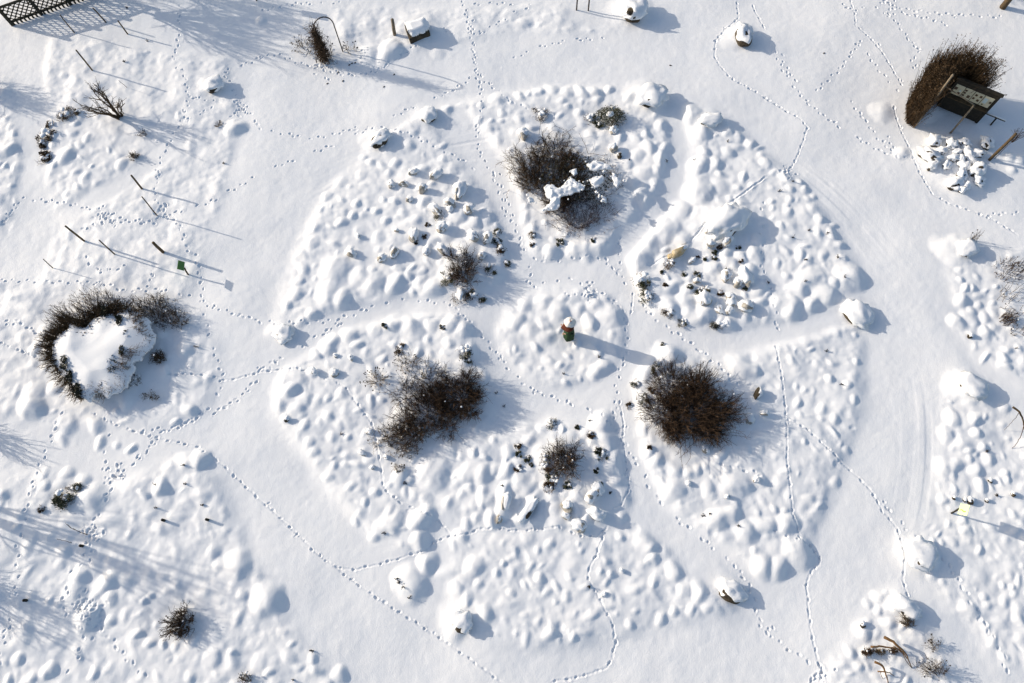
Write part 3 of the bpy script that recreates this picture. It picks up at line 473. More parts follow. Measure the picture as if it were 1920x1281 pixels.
# square stone block
p = GP(784, 60); t = thing('stone_block', 'square dark stone block with a thick flat snow cushion', 'stone block', p); c_ = S(784, 60)
BLK = [G(x, y, p.z + .22) for x, y in ((758, 46), (797, 36), (806, 60), (768, 74))]
bq = bmesh.new(); up_v = [bq.verts.new(Vector(q) - p) for q in BLK]; lo_v = [bq.verts.new(Vector((q[0], q[1], p.z - .15)) - p) for q in BLK]
bq.faces.new(up_v); bq.faces.new(lo_v[::-1])
for k_ in range(4): bq.faces.new((up_v[k_], lo_v[k_], lo_v[(k_ + 1) % 4], up_v[(k_ + 1) % 4]))
bmesh.ops.recalc_face_normals(bq, faces=bq.faces); bmesh.ops.bevel(bq, geom=bq.edges[:], offset=.02, segments=1, affect='EDGES'); bm_obj('stone', bq, 'stone_dark', t)
slab('snow_cap', [tuple(G(x, y, p.z + .25)[:2]) for x, y in ((756, 44), (797, 33), (808, 57), (769, 71))], p.z + .235, .19, .22, 'snow', t, p, 61, .03, .02)
# heap of snow-capped stumps and rocks by the notice board
HEAP = Q(1700,240,[(440,225,85),(330,470,110),(400,620,70),(560,385,62),(720,275,75),(940,255,60),(820,405,52),(760,500,62),(870,510,50),(990,425,82),(1150,425,66),(1280,255,80),(930,630,76),(880,775,80),(1130,690,98),(1170,860,76),(765,925,92),(920,990,70),(1050,540,60),(640,620,60)], 8.727)
for i, (px, py, r) in enumerate(HEAP):
    rock(px, py, r / 8.727 * 1.05, 'snow-capped dark rock in the heap', 'stone_dark', (.7, .95, 1.15)[i % 3], 1.12, .6, (.05, .15), (1.0, 1.35, .8, 1.2)[i % 4], seed=700 + i, camp=.6, group='rocks heaped below the notice board', sink_=.3, cuts=5)

# ------------------------------------------------------------------ twiggy shrubs
def spray(cx_, cy_, n, rx, ry, hgt, core=.35, K=5, lean=(0, 0), droop=.1, jag=.05, up=.5):
    """n stems fanning from a base disc; local coords"""
    a = RNG.uniform(0, 2 * math.pi, n); q = np.sqrt(RNG.random(n)); h = hgt * RNG.uniform(.5, 1.0, n) * (1 - up * q ** 2 * .6)
    bx, by = core * rx * q * np.cos(a), core * ry * q * np.sin(a)
    a2 = a + RNG.normal(0, .3, n); ex, ey = rx * q * np.cos(a2) * RNG.uniform(.8, 1.08, n), ry * q * np.sin(a2) * RNG.uniform(.8, 1.08, n)
    t = np.linspace(0, 1, K)[None]
    P = np.stack([bx[:, None] + (ex - bx)[:, None] * t ** 1.3 + lean[0] * h[:, None] * t, by[:, None] + (ey - by)[:, None] * t ** 1.3 + lean[1] * h[:, None] * t, h[:, None] * (t - droop * t ** 3)], -1)
    P[:, 1:, :] += RNG.normal(0, jag * .5, (n, K - 1, 3)) * np.linspace(.4, 1, K - 1)[None, :, None]
    return P + np.array([cx_, cy_, 0])
def side_twigs(P, per, length, K=3, spread=.8, lo=.35):
    N, KK, _ = P.shape; n = N * per; i = RNG.integers(0, N, n); u = RNG.uniform(lo, .97, n) * (KK - 1); k = np.minimum(u.astype(int), KK - 2); f = (u - k)[:, None]
    o = P[i, k] * (1 - f) + P[i, k + 1] * f; d = P[i, k + 1] - P[i, k]; d /= np.linalg.norm(d, axis=1, keepdims=True) + 1e-9
    d = d + RNG.normal(0, spread, (n, 3)) + [0, 0, .25]; d /= np.linalg.norm(d, axis=1, keepdims=True)
    L = (length * RNG.uniform(.4, 1.2, n))[:, None, None]; t = np.linspace(0, 1, K)[None, :, None]
    return o[:, None, :] + d[:, None, :] * L * t + RNG.normal(0, .012, (n, K, 3)) * t
def rad(P, r0, r1): return np.broadcast_to(np.linspace(r0, r1, P.shape[1])[None], P.shape[:2])
def shrub_pts(n, rx, ry, hgt, core, lean, droop, jag):
    if n < 150: return spray(0, 0, n, rx, ry, hgt, core, 5, lean, droop, jag)
    parts = [spray(0, 0, int(n * .34), rx * .7, ry * .7, hgt, core, 5, lean, droop, jag)]; m_ = random.randint(6, 9); a0 = random.uniform(0, 6)
    for q in range(m_):
        a = a0 + q * 6.283 / m_ + random.uniform(-.3, .3); d = random.uniform(.35, .7); f = random.uniform(.30, .58)
        parts.append(spray(math.cos(a) * rx * d, math.sin(a) * ry * d, int(n * .66 / m_), rx * f, ry * f, hgt * random.uniform(.55, 1.05), core * .8, 5, (lean[0] + math.cos(a) * .15, lean[1] + math.sin(a) * .15), droop, jag))
    parts.append(spray(0, 0, max(6, n // 25), rx * 1.22, ry * 1.22, hgt * 1.05, core, 5, lean, droop * 2, jag * 1.5))
    return np.concatenate(parts)
def shrub(px, py, rpx, hgt, lab, n=300, per=4, m='twig', core=.35, rxy=(1, 1), tw=.28, seeds=0, snow=0, r0=.010, lean=(0, 0), name='shrub', cat='shrub', jag=.06, leafn=0, leafm='leaf_brown', droop=.1, group=None, seed_r=.022):
    p = GP(px, py); s = S(px, py); rx, ry = rpx * rxy[0] / s, rpx * rxy[1] / s
    t = thing(name, lab, cat, p - Vector((0, 0, .04)), group)
    P = shrub_pts(n, rx, ry, hgt, core, lean, droop, jag)
    tubes('stems', P, rad(P, r0, r0 * .45), m, t, None)
    if per:
        T2 = side_twigs(P, per, tw); o = tubes('twigs', T2, rad(T2, r0 * .5, r0 * .25), m, t, None)
    ends = P[:, -1]
    if seeds: bits('seed_head', ends[RNG.integers(0, len(ends), seeds)] + RNG.normal(0, .01, (seeds, 3)), RNG.uniform(.6, 1.3, seeds) * seed_r, 'seed', t, None)
    if leafn:
        i = RNG.integers(0, len(P), leafn); k = RNG.integers(2, 5, leafn); leaves('foliage', P[i, k] + RNG.normal(0, .05, (leafn, 3)), .035, leafm, t, None)
    if snow:
        i = RNG.integers(0, len(P), snow); k = RNG.integers(2, 5, snow); bits('snow_clump', P[i, k] + [0, 0, .015], RNG.uniform(.010, .04, snow), 'snow', t, None)
    return t
shrub(1032, 325, 93, .85, 'large shrub of olive-brown twigs with tiny seed heads above the person', 900, 6, 'twig_olive', .8, (1.0, .92), .2, 95, 12, .010)
shrub(1088, 400, 62, .6, 'fine reddish brush joined to the lower side of the olive shrub', 560, 3, 'twig_red', .8, (1.0, .9), .16, 0, 8, .007)
shrub(1128, 338, 44, .4, 'sparse snow-laden twigs on the right of the olive shrub', 110, 4, 'twig_grey', .8, (.9, 1.2), .16, 0, 60, .008)
shrub(803, 768, 74, .75, 'dark spiky bush, larger half of the pair left of centre', 700, 5, 'twig', .55, (.95, 1.05), .2, 30, 10, .010)
shrub(868, 745, 56, .7, 'dark spiky bush at the right of the pair left of centre', 520, 5, 'twig', .45, (1, .95), .2, 20, 6, .010)
shrub(756, 818, 52, .5, 'paler grey brush with seed heads below the dark double bush', 300, 4, 'twig_grey', .8, (1.1, .85), .16, 110, 60, .008)
shrub(765, 682, 26, .5, 'thin tan stalks above the dark double bush', 60, 3, 'straw', .6, (1.3, 1), .15, 50, 10, .007)
shrub(708, 714, 24, .5, 'loose stalks with black seed heads left of the dark bush', 60, 2, 'straw', .3, (1.2, 1.1), .15, 80, 0, .006)
shrub(1297, 774, 98, 1.0, 'big round dark twiggy bush right of the person', 1500, 5, 'twig', .5, (.96, .98), .22, 0, 10, .010)
shrub(866, 506, 42, .7, 'small spiky dark shrub among stones in the upper left bed', 240, 5, 'twig', .35, (1, 1.1), .18, 0, 12, .009)
shrub(1058, 863, 47, .65, 'twiggy brown shrub in the middle of the lower bed', 240, 5, 'twig', .35, (1, 1), .18, 0, 12, .009)
shrub(340, 1168, 34, .7, 'spiky brown bush standing alone at the lower left', 200, 3, 'twig', .3, (1, 1), .16, 40, 4, .010)
shrub(252, 296, 12, .3, 'tiny bristly dark shrub below the bare branching shrub', 50, 3, 'twig_olive', .4, (1, 1), .08, 12, 0, .008)
shrub(268, 252, 11, .3, 'small sparse dry plant right of the bare branching shrub', 22, 3, 'twig', .4, (1, 1), .08, 10, 0, .007)
shrub(187, 1290, 14, .35, 'dry', 10) if False else None
shrub(462, 1272, 14, .3, 'dead brown plant at the bottom edge left of the long track', 40, 2, 'twig', .6, (1.2, .8), .1, 30, 6, .008)
shrub(748, 878, 13, .25, 'tiny brown tuft below the pale grey brush', 30, 2, 'straw', .4, (1.2, .8), .1, 20, 0, .006)
shrub(282, 745, 14, .25, 'bleached stalks lying below the snow-laden thicket', 40, 1, 'straw', .5, (1.6, .8), .1, 18, 0, .007)
shrub(300, 672, 17, .45, 'small brown tuft right of the snow-laden thicket', 110, 2, 'twig_olive', .5, (1, 1), .1, 0, 4, .009)
shrub(1704, 1168, 17, .4, 'dry grass tuft bent over below the smooth snowy boulder', 90, 1, 'twig_grey', .6, (1.2, .8), .12, 0, 0, .008, lean=(-.7, .35))
shrub(1758, 1262, 26, .55, 'brown brush of stalks at the bottom right corner', 60, 2, 'twig', .5, (1.5, .8), .2, 24, 2, .007, lean=(-.75, .6))
shrub(1752, 1212, 15, .35, 'wispy pale dry plant right of the bent canes', 26, 3, 'twig_grey', .4, (1.4, 1), .14, 16, 0, .006, lean=(-.5, .5))
# stems at the right edge
for px, py, n, r, h, lab, ln in [(1822,452,16,9,.7,'upright dead stalks behind the drifted boulder',(.18,.16)),(1893,510,80,34,.45,'fan of dark dead stalks at the upper right edge',(.3,.2)),(1905,565,34,40,.5,'long curved straw stalks at the right edge',(.35,.3)),(1886,602,60,16,.55,'brown broken stalk bundle at the right edge',(.35,.25)),(1908,622,24,18,.3,'short brown stubble in the snow at the right edge',(.2,.2))]:
    shrub(px, py, r, h, lab, n, 1, 'twig' if n > 55 else 'twig_grey', .8, (1.1, .8), .12, n // 3, 2, .009, lean=ln, name='dead_stalks', cat='plant')
# bare branching shrub
def bare(name, px, py, hgt, spread, lab, n=9, lean=(0, 0), m='twig_grey', r0=.03, cat='shrub', levels=(5, 6), part='branch', trunk=0):
    p = GP(px, py); t = thing(name, lab, cat, p - Vector((0, 0, .05)))
    P = spray(0, 0, n, spread, spread, hgt, .12, 6, lean, .05, .09, .3)
    if trunk:
        zt = np.linspace(0, 1, 6)[None]; tr = np.zeros((1, 6, 3)); tr[0, :, 2] = hgt * .5 * zt; tr[0, :, 0] = lean[0] * hgt * .5 * zt; tr[0, :, 1] = lean[1] * hgt * .5 * zt
        tubes('trunk', tr, rad(tr, trunk, trunk * .7), m, t, None, 9)
        P[:, :, 2] = hgt * .42 + P[:, :, 2] * .6; P[:, :, 0] += lean[0] * hgt * .42; P[:, :, 1] += lean[1] * hgt * .42
    tubes(part, P, rad(P, r0, r0 * .35), m, t, None, 5)
    A = side_twigs(P, levels[0], hgt * .33, 4, .5, .3); tubes('side_branch', A, rad(A, r0 * .42, r0 * .2), m, t, None, 3)
    Bt = side_twigs(A, levels[1], hgt * .16, 3, .6, .3); tubes('twigs', Bt, rad(Bt, r0 * .22, r0 * .12), m, t, None, 3)
    return t
bare('shrub', 224, 220, 1.5, .8, 'bare branching shrub with olive bark among the garden stakes', 12, (-.2, .1), 'twig_olive', .034, levels=(6, 4))
bare('shrub', 232, 213, .75, .08, 'single thin bare shoot beside the bare branching shrub', 2, (-.02, .05), 'twig', .012, levels=(4, 3))
# casters of the streaked shade that reaches in from outside
for px, py, h, sp, lab, n, ln, tk, lv in [(150,-6,3.2,1.3,'bare bushy tree right behind the lattice fence',15,(0,.05),.07,(9,5)),(215,-45,2.8,1.2,'bare bushy tree beyond the top edge right of the lattice fence',13,(0,0),.06,(8,5)),(40,-60,2.6,1.0,'bare shrub behind the middle of the lattice fence',22,(0,0),0,(8,6)),(-330,835,5.2,.5,'tall slim bare tree outside the left edge of the garden',4,(0,0),.045,(3,2)),(-300,862,5.0,.45,'second slim bare tree outside the left edge of the garden',4,(0,0),.04,(3,2)),(-260,880,4.6,.5,'third slim bare tree outside the left edge of the garden',4,(0,0),.035,(3,2)),(-200,905,3.0,.6,'bare sapling outside the left edge of the garden',5,(0,0),.03,(3,2)),(-150,1060,2.2,.7,'bare shrub outside the left edge at the bottom',22,(0,0),0,(6,4)),(-60,160,1.5,.6,'low bare shrub outside the left edge at the top',20,(0,0),0,(8,5)),(-100,790,1.5,.5,'low bare shrub outside the left edge below the thicket',14,(0,0),0,(6,4)),(1880,14,5.0,1.6,'brown tree trunk at the top right corner',10,(0,0),.13,(6,4)),(1650,-90,3.4,1.2,'bare tree beyond the top edge near the notice board',18,(0,0),.08,(9,6))]:
    bare('tree' if tk else 'shrub', px, py, h, sp, lab, n, ln, 'twig_olive' if px < 1800 else 'wood', .03 if not tk else .045, 'tree' if tk else 'shrub', lv, 'branch', tk)

# ------------------------------------------------------------------ evergreen and leafy clumps poking through the snow
def clump(px, py, r, desc, m='leaf', n=None, hgt=.55, snow=6, lab=None, size=.032, flat=1.0, group='leafy clumps poking through the snow'):
    p = GP(px, py); rm = r / S(px, py); n = n or int(50 + 950 * rm)
    t = thing('leafy_plant', lab or label(desc, px, py), 'plant', p - Vector((0, 0, .02)), group if lab is None else None)
    hz = rm * hgt
    if hgt >= .99: sub = [(0, 0, 1.0)]
    else: sub = [(random.uniform(-.85, .85), random.uniform(-.85, .85) * flat, random.uniform(.22, .5)) for _ in range(random.randint(3, 6))]
    C = []
    for sx_, sy_, sr_ in sub:
        m_ = int(n * sr_ ** 1.5 / sum(v[2] ** 1.5 for v in sub)) + 6; a = RNG.uniform(0, 6.28, m_); q = np.sqrt(RNG.random(m_)) * RNG.uniform(.7, 1.25, m_)
        C.append(np.stack([rm * (sx_ + sr_ * q * np.cos(a) * random.uniform(.7, 1.4)), rm * (sy_ + sr_ * flat * q * np.sin(a)), hz * np.sqrt(np.clip(1.1 - q * q, 0.05, 1)) * RNG.uniform(.3, 1.05, m_) + .02], 1))
    C = np.concatenate(C)
    leaves('foliage', C + RNG.normal(0, rm * .10, C.shape) * [1, 1, .4], size * RNG.uniform(.7, 1.1), m, t, None)
    k = max(8, int(20 + 80 * rm)); P = spray(0, 0, k, rm * 1.25, rm * 1.25 * flat, hz * 1.25, .8, 4); tubes('stems', P, rad(P, .007, .004), 'twig_grey' if random.random() < .5 else 'twig', t, None)
    if snow:
        b = bmesh.new()
        for i in range(snow):
            x, y = rm * random.uniform(-.3, .75), rm * random.uniform(-.3, .75) * flat; rs = rm * random.uniform(.16, .4)
            bb = shift(blob(rs, rs * random.uniform(.6, 1), rs * .5, random.random(), 2, .3, 2, 0, -.3), (x, y, hz * random.uniform(.6, 1.0)), random.uniform(0, 3)); tm = bpy.data.meshes.new('tmp'); bb.to_mesh(tm); bb.free(); b.from_mesh(tm); bpy.data.meshes.remove(tm)
        bm_obj('snow_clump', b, 'snow', t, True)
    return t
CL = Q(960,0,[(215,870,50),(580,900,42),(650,940,30)]) + Q(960,320,[(150,490,36),(360,540,26),(615,520,20),(150,550,18),(965,830,62),(1010,950,54),(1175,700,42),(1130,760,18),(1290,780,24),(1170,1075,42),(1280,1140,34),(1520,615,24),(1560,580,22),(1510,650,24),(1450,660,16),(1395,655,14),(1400,910,32),(1450,890,32),(1560,915,24),(1615,750,22),(1330,870,22),(1150,860,16),(1745,885,18),(1695,580,16),(1720,680,16),(1385,780,26)])
CL += Q(480,320,[(1375,335,36),(1290,405,15),(1810,470,32),(1810,540,34),(1830,600,44),(1880,700,28),(1750,740,44),(1540,950,66),(1620,935,38),(1440,810,52),(1200,540,18),(970,1165,22),(1400,1175,18),(1265,500,20),(1690,970,32)])
CL += Q(960,640,[(300,620,40),(590,700,30),(680,855,42),(640,820,28),(45,790,26),(50,850,24),(120,880,26),(45,960,34),(140,930,16),(300,1040,52),(270,1100,40),(420,1085,38),(240,880,44),(240,950,44),(980,430,48),(930,320,36),(880,485,26),(1095,200,48),(1070,245,18),(1045,370,24),(630,970,20),(665,1065,16),(1030,795,18),(1130,25,18),(490,645,18)])
CL += Q(480,640,[(1080,60,36),(1560,85,54),(1590,145,26)])
for i, (px, py, r) in enumerate(CL):
    sz = 'small' if r < 27 else ('broad' if r > 46 else 'dark')
    clump(px, py, r / 4.0, sz + (' evergreen clump half under snow' if i % 2 else ' leafy clump poking through snow'), 'leaf' if i % 3 else 'leaf_brown', snow=3 + int(r / 14))
for px, py, r in Q(0,0,[(490,870,55),(380,935,26),(350,1030,55),(315,1080,34),(330,1190,46),(580,840,26),(370,1185,20)]):
    clump(px, py, r / 4.0, 'brown withered leafy clump', 'leaf_brown', snow=5, size=.04)
clump(1143, 224, 18, '', 'leaf', 2600, 1.3, 3, lab='round dense evergreen shrub in the top bed')
clump(1350, 611, 17, '', 'needle', 300, .35, 8, lab='long dark evergreen fringe along the lower edge of the rocky bed', flat=.45)
clump(122, 935, 19, '', 'leaf', 900, .8, 3, lab='dark green clump on the snow mound at the left edge')
clump(142, 915, 17, '', 'leaf', 500, .6, 2, lab='smaller dark green sprig beside the clump at the left edge', flat=.4)
clump(78, 955, 6, '', 'leaf_brown', 60, .8, 2, lab='tiny brown sprig below the dark green clump at the left edge')
clump(410, 234, 6, '', 'leaf_brown', 60, .8, 1, lab='tiny brown sprig left of the rounded snow mound by the path')
for px, py, lab in [(308,976,'left one of two short dark stubs at the lower left'),(390,975,'right one of two short dark stubs at the lower left'),(155,1024,'short dark stub beside the twig lying in the snow'),(50,1126,'short dark stub in the streaked shade at the lower left')]:
    p = GP(px, py); P = np.array([[(0, 0, -.05), (0, 0, .10), (.01, 0, .16)]]); tag(tubes('stub', P, np.full((1, 3), .045), 'wood_dark', None, p, 7) if False else tubes('stub', P + np.array(p), np.full((1, 3), .045), 'wood_dark', None, np.array(p), 7), lab, 'stake')

TIPS = Q(1440,320,[(190,80),(85,155),(305,450),(185,505),(280,670),(440,470),(525,650),(570,795),(275,835),(5,845)]) + Q(960,0,[(1615,1060),(1460,855),(1360,1200),(1160,1215),(1065,735)]) + Q(960,960,[(1700,110),(1430,20),(580,560),(1480,15)]) + Q(480,640,[(1115,1065),(1840,1085),(640,700),(1805,390),(1860,485)])
TIPS += Q(960,640,[(650,115),(385,245),(490,645),(580,600),(740,1140)]) + Q(480,960,[(960,160),(1110,560),(1075,530),(1055,505),(1155,645),(280,1260),(420,1040)]) + Q(0,0,[(930,465),(955,60),(1110,310),(1680,1225)]) + Q(1440,640,[(440,75),(560,325),(1640,825),(1720,1160),(1850,50)]) + Q(0,640,[(1385,930),(1160,1075),(1385,1070),(1525,1225),(1170,1255),(1475,45)])
for px, py in TIPS:
    b = GP(px, py); k = random.randint(4, 8); P = spray(0, 0, k, .07, .05, .13, .5, 4, (random.uniform(-.3, .3), random.uniform(-.2, .3)))
    tag(tubes('withered_plant', P + np.array(b) - [0, 0, .02], rad(P, .012, .008), 'seed', None, np.array(b)), 'tuft of short dark dead stem tips poking through a snow mound', 'plant', 'dead stem tips in the snow')
for px, py in [(614,157),(643,152),(634,136),(655,122),(666,118),(660,119),(739,140),(720,163),(1257,123),(1545,100),(212,243) and (1180,300)]:
    b = GP(px, py, .008); bq = blob(.05, .028, .012, int(px), 2, .4, 2); shift(bq, (0, 0, 0), random.uniform(0, 3)); o = bm_obj('plant_debris', bq, 'seed', None); o.location = b; tag(o, 'curled dark dead leaf lying on the snow', 'debris', 'dead leaves lying on the snow')

# ------------------------------------------------------------------ snow-laden thicket at the left
THK = [(96,655),(100,640),(124,617),(125,602),(146,606),(154,616),(172,600),(192,585),(204,590),(211,596),(217,580),(236,577),(256,590),(270,604),(279,635),(275,652),(262,662),(244,680),(238,700),(234,722),(214,727),(200,738),(182,730),(166,744),(150,742),(132,716),(118,700),(108,690),(100,672)]
zt = .45
p = GP(190, 665); t = thing('thicket', 'low brown thicket pressed flat under one large snow load', 'shrub', p)
pw = [tuple(G(190 + (x - 190) * 1.07, 663 + (y - 663) * 1.07, p.z + zt)[:2]) for x, y in THK]
slab('snow_load', pw, p.z + zt - .2, .24, .75, 'snow', t, p, 71, .03, .05, 1.0)
PP = []; 
for i in range(len(THK)):
    (x0, y0), (x1, y1) = THK[i], THK[(i + 1) % len(THK)]
    top = .55 if (y0 < 700 and x0 < 275) else .36
    for k in range(int(math.hypot(x1 - x0, y1 - y0) * 2.6)):
        f = random.random(); x, y = x0 + (x1 - x0) * f, y0 + (y1 - y0) * f
        b = np.array(G(x + (190 - x) * random.uniform(-.05, .45), y + (665 - y) * random.uniform(-.05, .45), p.z - .05)); c = np.array(G(190, 665, 0))
        o = np.array(G(x, y, p.z + .3)) - c; o[2] = 0; o /= np.linalg.norm(o) + 1e-6
        e = np.array(G(x, y, p.z)); e = e + o * random.uniform(-.15, .28) + np.array([random.gauss(0, .06), random.gauss(0, .06), random.uniform(.25, top)])
        PP.append([b * (1 - s) + e * s + np.array([0, 0, .1 * math.sin(3.14 * s)]) for s in (0, .35, .7, 1)])
PP = np.array(PP) - np.array(p); tubes('twigs', PP, rad(PP, .012, .005), 'hedge', t, None)
A = side_twigs(PP, 3, .2); tubes('side_twigs', A, rad(A, .006, .003), 'twig_olive', t, None)
# dark inner brushwood under the load
n = 2600; xs = RNG.uniform(90, 285, n * 2); ys = RNG.uniform(575, 748, n * 2); k = inpoly(xs, ys, THK); xs, ys = xs[k], ys[k]
C = np.array([G(x, y, 0) for x, y in zip(xs, ys)]); C[:, 2] = p.z + RNG.uniform(.02, .40, len(C)); leaves('foliage', C - np.array(p), .07, 'hedge', t, None)
for px, py, r, h, n, ln, lab in [(130,600,34,.75,80,(-.12,.3),'upright brown brush at the upper left of the snow-laden thicket'),(180,575,38,.75,110,(.1,.32),'feathery brown brush along the top of the snow-laden thicket'),(108,632,16,.55,60,(-.2,.2),'dense brown brush at the left end of the snow-laden thicket'),(285,578,36,.6,170,(.25,.1),'swept brown stalks at the upper right of the snow-laden thicket'),(318,600,32,.6,170,(.25,-.05),'dark drooping stalks right of the snow-laden thicket'),(245,715,20,.15,30,(.2,-.1),'scattered dark twigs lying below the snow-laden thicket')]:
    shrub(px, py, r, h, lab, n, 3, 'twig_olive', .8, (1.15, .75), .16, 0, 14, .009, lean=ln, name='brush')
for (x, y, r_) in ((229,694,15),(164,741,12),(240,612,9),(255,640,8),(140,690,12),(150,715,9),(212,596,8),(246,668,8)):  # dark leaf clusters stand in for the shaded gaps in the snow load
    n = 260; a = RNG.uniform(0, 6.28, n); q = np.sqrt(RNG.random(n)) * r_; C = np.array([G(x + math.cos(a_) * q_ * .6, y + math.sin(a_) * q_ * 1.15, 0) for a_, q_ in zip(a, q)]); C[:, 2] = p.z + RNG.uniform(.15, .52, n); leaves('foliage', C - np.array(p), .06, 'needle', t, None)
# snow-laden conifer boughs inside the olive shrub
p = GP(1078, 352); t = thing('conifer', 'dark low conifer with snow-laden boughs inside the olive shrub', 'shrub', p)
n = 1500; xs = RNG.uniform(1010, 1150, n); ys = RNG.uniform(300, 392, n); C = np.array([G(x, y, p.z) for x, y in zip(xs, ys)]); C[:, 2] = p.z + RNG.uniform(.2, .58, n)
kk = ((xs - 1080) / 66) ** 2 + ((ys - 346) / 40) ** 2 < 1; leaves('foliage', C[kk] - np.array(p), .05, 'needle', t, None)
P = spray(0, 0, 24, 1.2, .7, .55, .2, 5); tubes('branch', P, rad(P, .02, .008), 'twig', t, None)
for i, pl in enumerate([[(1022,352),(1030,346),(1046,350),(1060,340),(1072,330),(1085,338),(1098,344),(1094,358),(1080,360),(1064,362),(1054,366),(1048,380),(1040,392),(1018,394),(1030,380)],[(1100,304),(1118,300),(1140,304),(1150,314),(1132,318),(1116,318),(1104,316)],[(1104,338),(1116,332),(1132,326),(1128,342),(1112,350)],[(1070,318),(1080,312),(1084,324),(1074,328)],[(1122,362),(1134,366),(1140,380),(1126,376)],[(990,368),(1000,366),(1004,376),(994,378)],[(1148,322),(1164,336),(1160,350),(1150,344)]]):
    z = p.z + .66; slab('snow_load', [tuple(G(x, y, z)[:2]) for x, y in pl], z - .08, .07, .14, 'snow', t, p, 150 + i, .022, .05, .2)
    if i == 0: cl_ = []
    for q in range(int(5 + 18 * (i == 0))):
        a_, b_ = random.choice(pl), random.choice(pl); f = random.random(); cl_.append(np.array(G(a_[0] * f + b_[0] * (1 - f) + random.gauss(0, 3), a_[1] * f + b_[1] * (1 - f) + random.gauss(0, 3), z + random.uniform(-.08, .04))) - np.array(p))
bits('snow_clump', cl_, RNG.uniform(.02, .06, len(cl_)), 'snow', t, None)

# ------------------------------------------------------------------ garden stakes
def stake(tp, bs, r, lab, m='wood', name='garden_stake', cat='stake', group='wooden garden stakes'):
    b = GP(*bs); e = top_over(b, *tp); P = np.array([[b - Vector((0, 0, .1)), b * .66 + e * .34, b * .33 + e * .67, e]]); P = P + np.concatenate([np.zeros((1, 1, 3)), RNG.normal(0, .004, (1, 2, 3)), np.zeros((1, 1, 3))], 1)
    return tag(tubes(name, P, np.array([[r, r, r * .95, r * .9]]), m, None, np.array(b), 8), lab, cat, group)
for tp, bs, r, lab in [((112.5,28),(139.5,61.5),.022,'thin dark stake below the lattice fence, leftmost of three'),((174,15),(199,42),.028,'dark stake nearest the lattice fence, middle of three'),((221,39),(239.5,64),.028,'dark stake below the lattice fence, rightmost of three'),((142.5,94),(173,132),.03,'tall dark stake above the bare branching shrub'),((246,329),(266,354),.036,'thick short stake left of the wide path, upper of two'),((266,369),(294,404),.022,'thin long stake left of the wide path, lower of two'),((122.5,424),(158,452),.036,'brown stake beside the snow mound at the left'),((186,450.5),(215,477),.024,'thin stake between the brown stake and the stout stake'),((287,455),(306,473),.055,'stout light brown stake above the green sign'),((81,486),(99,503),.016,'small crooked stick at the far left of the stakes')]:
    stake(tp, bs, r, lab)
stake((222.5,151), (238,164), .008, 'hair-thin stick right of the bare branching shrub', 'twig', 'stick', 'stick', None)
stake((735.5,36.5), (740,65), .07, 'old grey split post left of the square stone block', 'wood_old', 'wooden_post', 'post', None)
stake((1905,251), (1855,300), .055, 'brown pole leaning beside the snow-capped rock heap', 'wood', 'support_pole', 'pole', None)
b0 = GP(1857, 298); e0 = top_over(b0, 1905, 251)
t = thing('sapling', 'bare dark sapling twigs at the top of the leaning brown pole', 'tree', b0 + Vector((.16, 0, 0)))
tr = np.array([[(0, 0, 0), (0, .02, .8), (.02, .0, 1.5)]]) ; tubes('trunk', tr, rad(tr, .012, .008), 'twig', t, None, 5)
P = spray(0, 0, 12, .28, .28, 1.0, .1, 5) + np.array([0, 0, 1.0]); tubes('branch', P, rad(P, .01, .005), 'twig', t, None); A = side_twigs(P, 4, .2); tubes('twigs', A, rad(A, .006, .003), 'twig', t, None)
# pair of dark poles, the legs of a board standing beyond the top edge
b1, b2 = GP(1081, 19), GP(1103, 20); t = thing('sign_stand', 'pair of dark legs of a sign standing at the top edge', 'sign', (b1 + b2) / 2); bc = np.array((b1 + b2) / 2)
for b in (b1, b2):
    P = np.array([[b - Vector((0, 0, .1)), b + Vector((0, 0, 1.15))]]) - bc; tubes('leg', P, np.full((1, 2), .03), 'steel', t, None, 8)
bm_obj('board', shift(box_bm((b1 - b2).length + .1, .03, .25, .006), (0, 0, 1.2), math.atan2(b2.y - b1.y, b2.x - b1.x)), 'steel', t)
# sign post at the top edge whose board only throws its shadow into view
b = GP(481, 1); t = thing('sign_post', 'sign post at the top edge left of the garden arch', 'sign', b)
P = np.array([[(0, 0, -.1), (0, 0, .95)]]); tubes('post', P, np.full((1, 2), .03), 'wood_dark', t, None, 8)
bm_obj('board', shift(box_bm(.03, .34, .4, .005), (-.02, 0, .95), 0.2, (.35, 'Y')), 'green', t)

# ------------------------------------------------------------------ the two plant signs
def plate(name, pts, m, parent, org, th=.012):
    v = [Vector(q) - org for q in pts]; n = (v[1] - v[0]).cross(v[3] - v[0]).normalized(); 
    if n.z < 0: n = -n
    bm = bmesh.new(); a = [bm.verts.new(q) for q in v]; bq = [bm.verts.new(q - n * th) for q in v]
    bm.faces.new(a); bm.faces.new(bq[::-1])
    for i in range(4): bm.faces.new((a[i], bq[i], bq[(i + 1) % 4], a[(i + 1) % 4]))
    bmesh.ops.recalc_face_normals(bm, faces=bm.faces); return bm_obj(name, bm, m, parent), n
b = GP(352, 515); t = thing('plant_sign', 'small green sign plate on a short post by the path', 'sign', b); zb = b.z
c = [G(334.4, 487.8, zb + .64), G(346.6, 491.6, zb + .47), G(345, 507.8, zb + .47), G(331.9, 504.4, zb + .64)]
plate('board', c, 'green', t, b); e = (Vector(c[1]) + Vector(c[2]) * 2) / 3
P = np.array([[Vector((0, 0, -.1)), (e - b) * .5, e - b - Vector((0, 0, .02))]]); tubes('post', P, np.full((1, 3), .03), 'wood', t, None, 8)
b = GP(1785, 963); t = thing('plant_sign', 'pale yellow-green sign plate with a green leaf mark', 'sign', b); zb = b.z
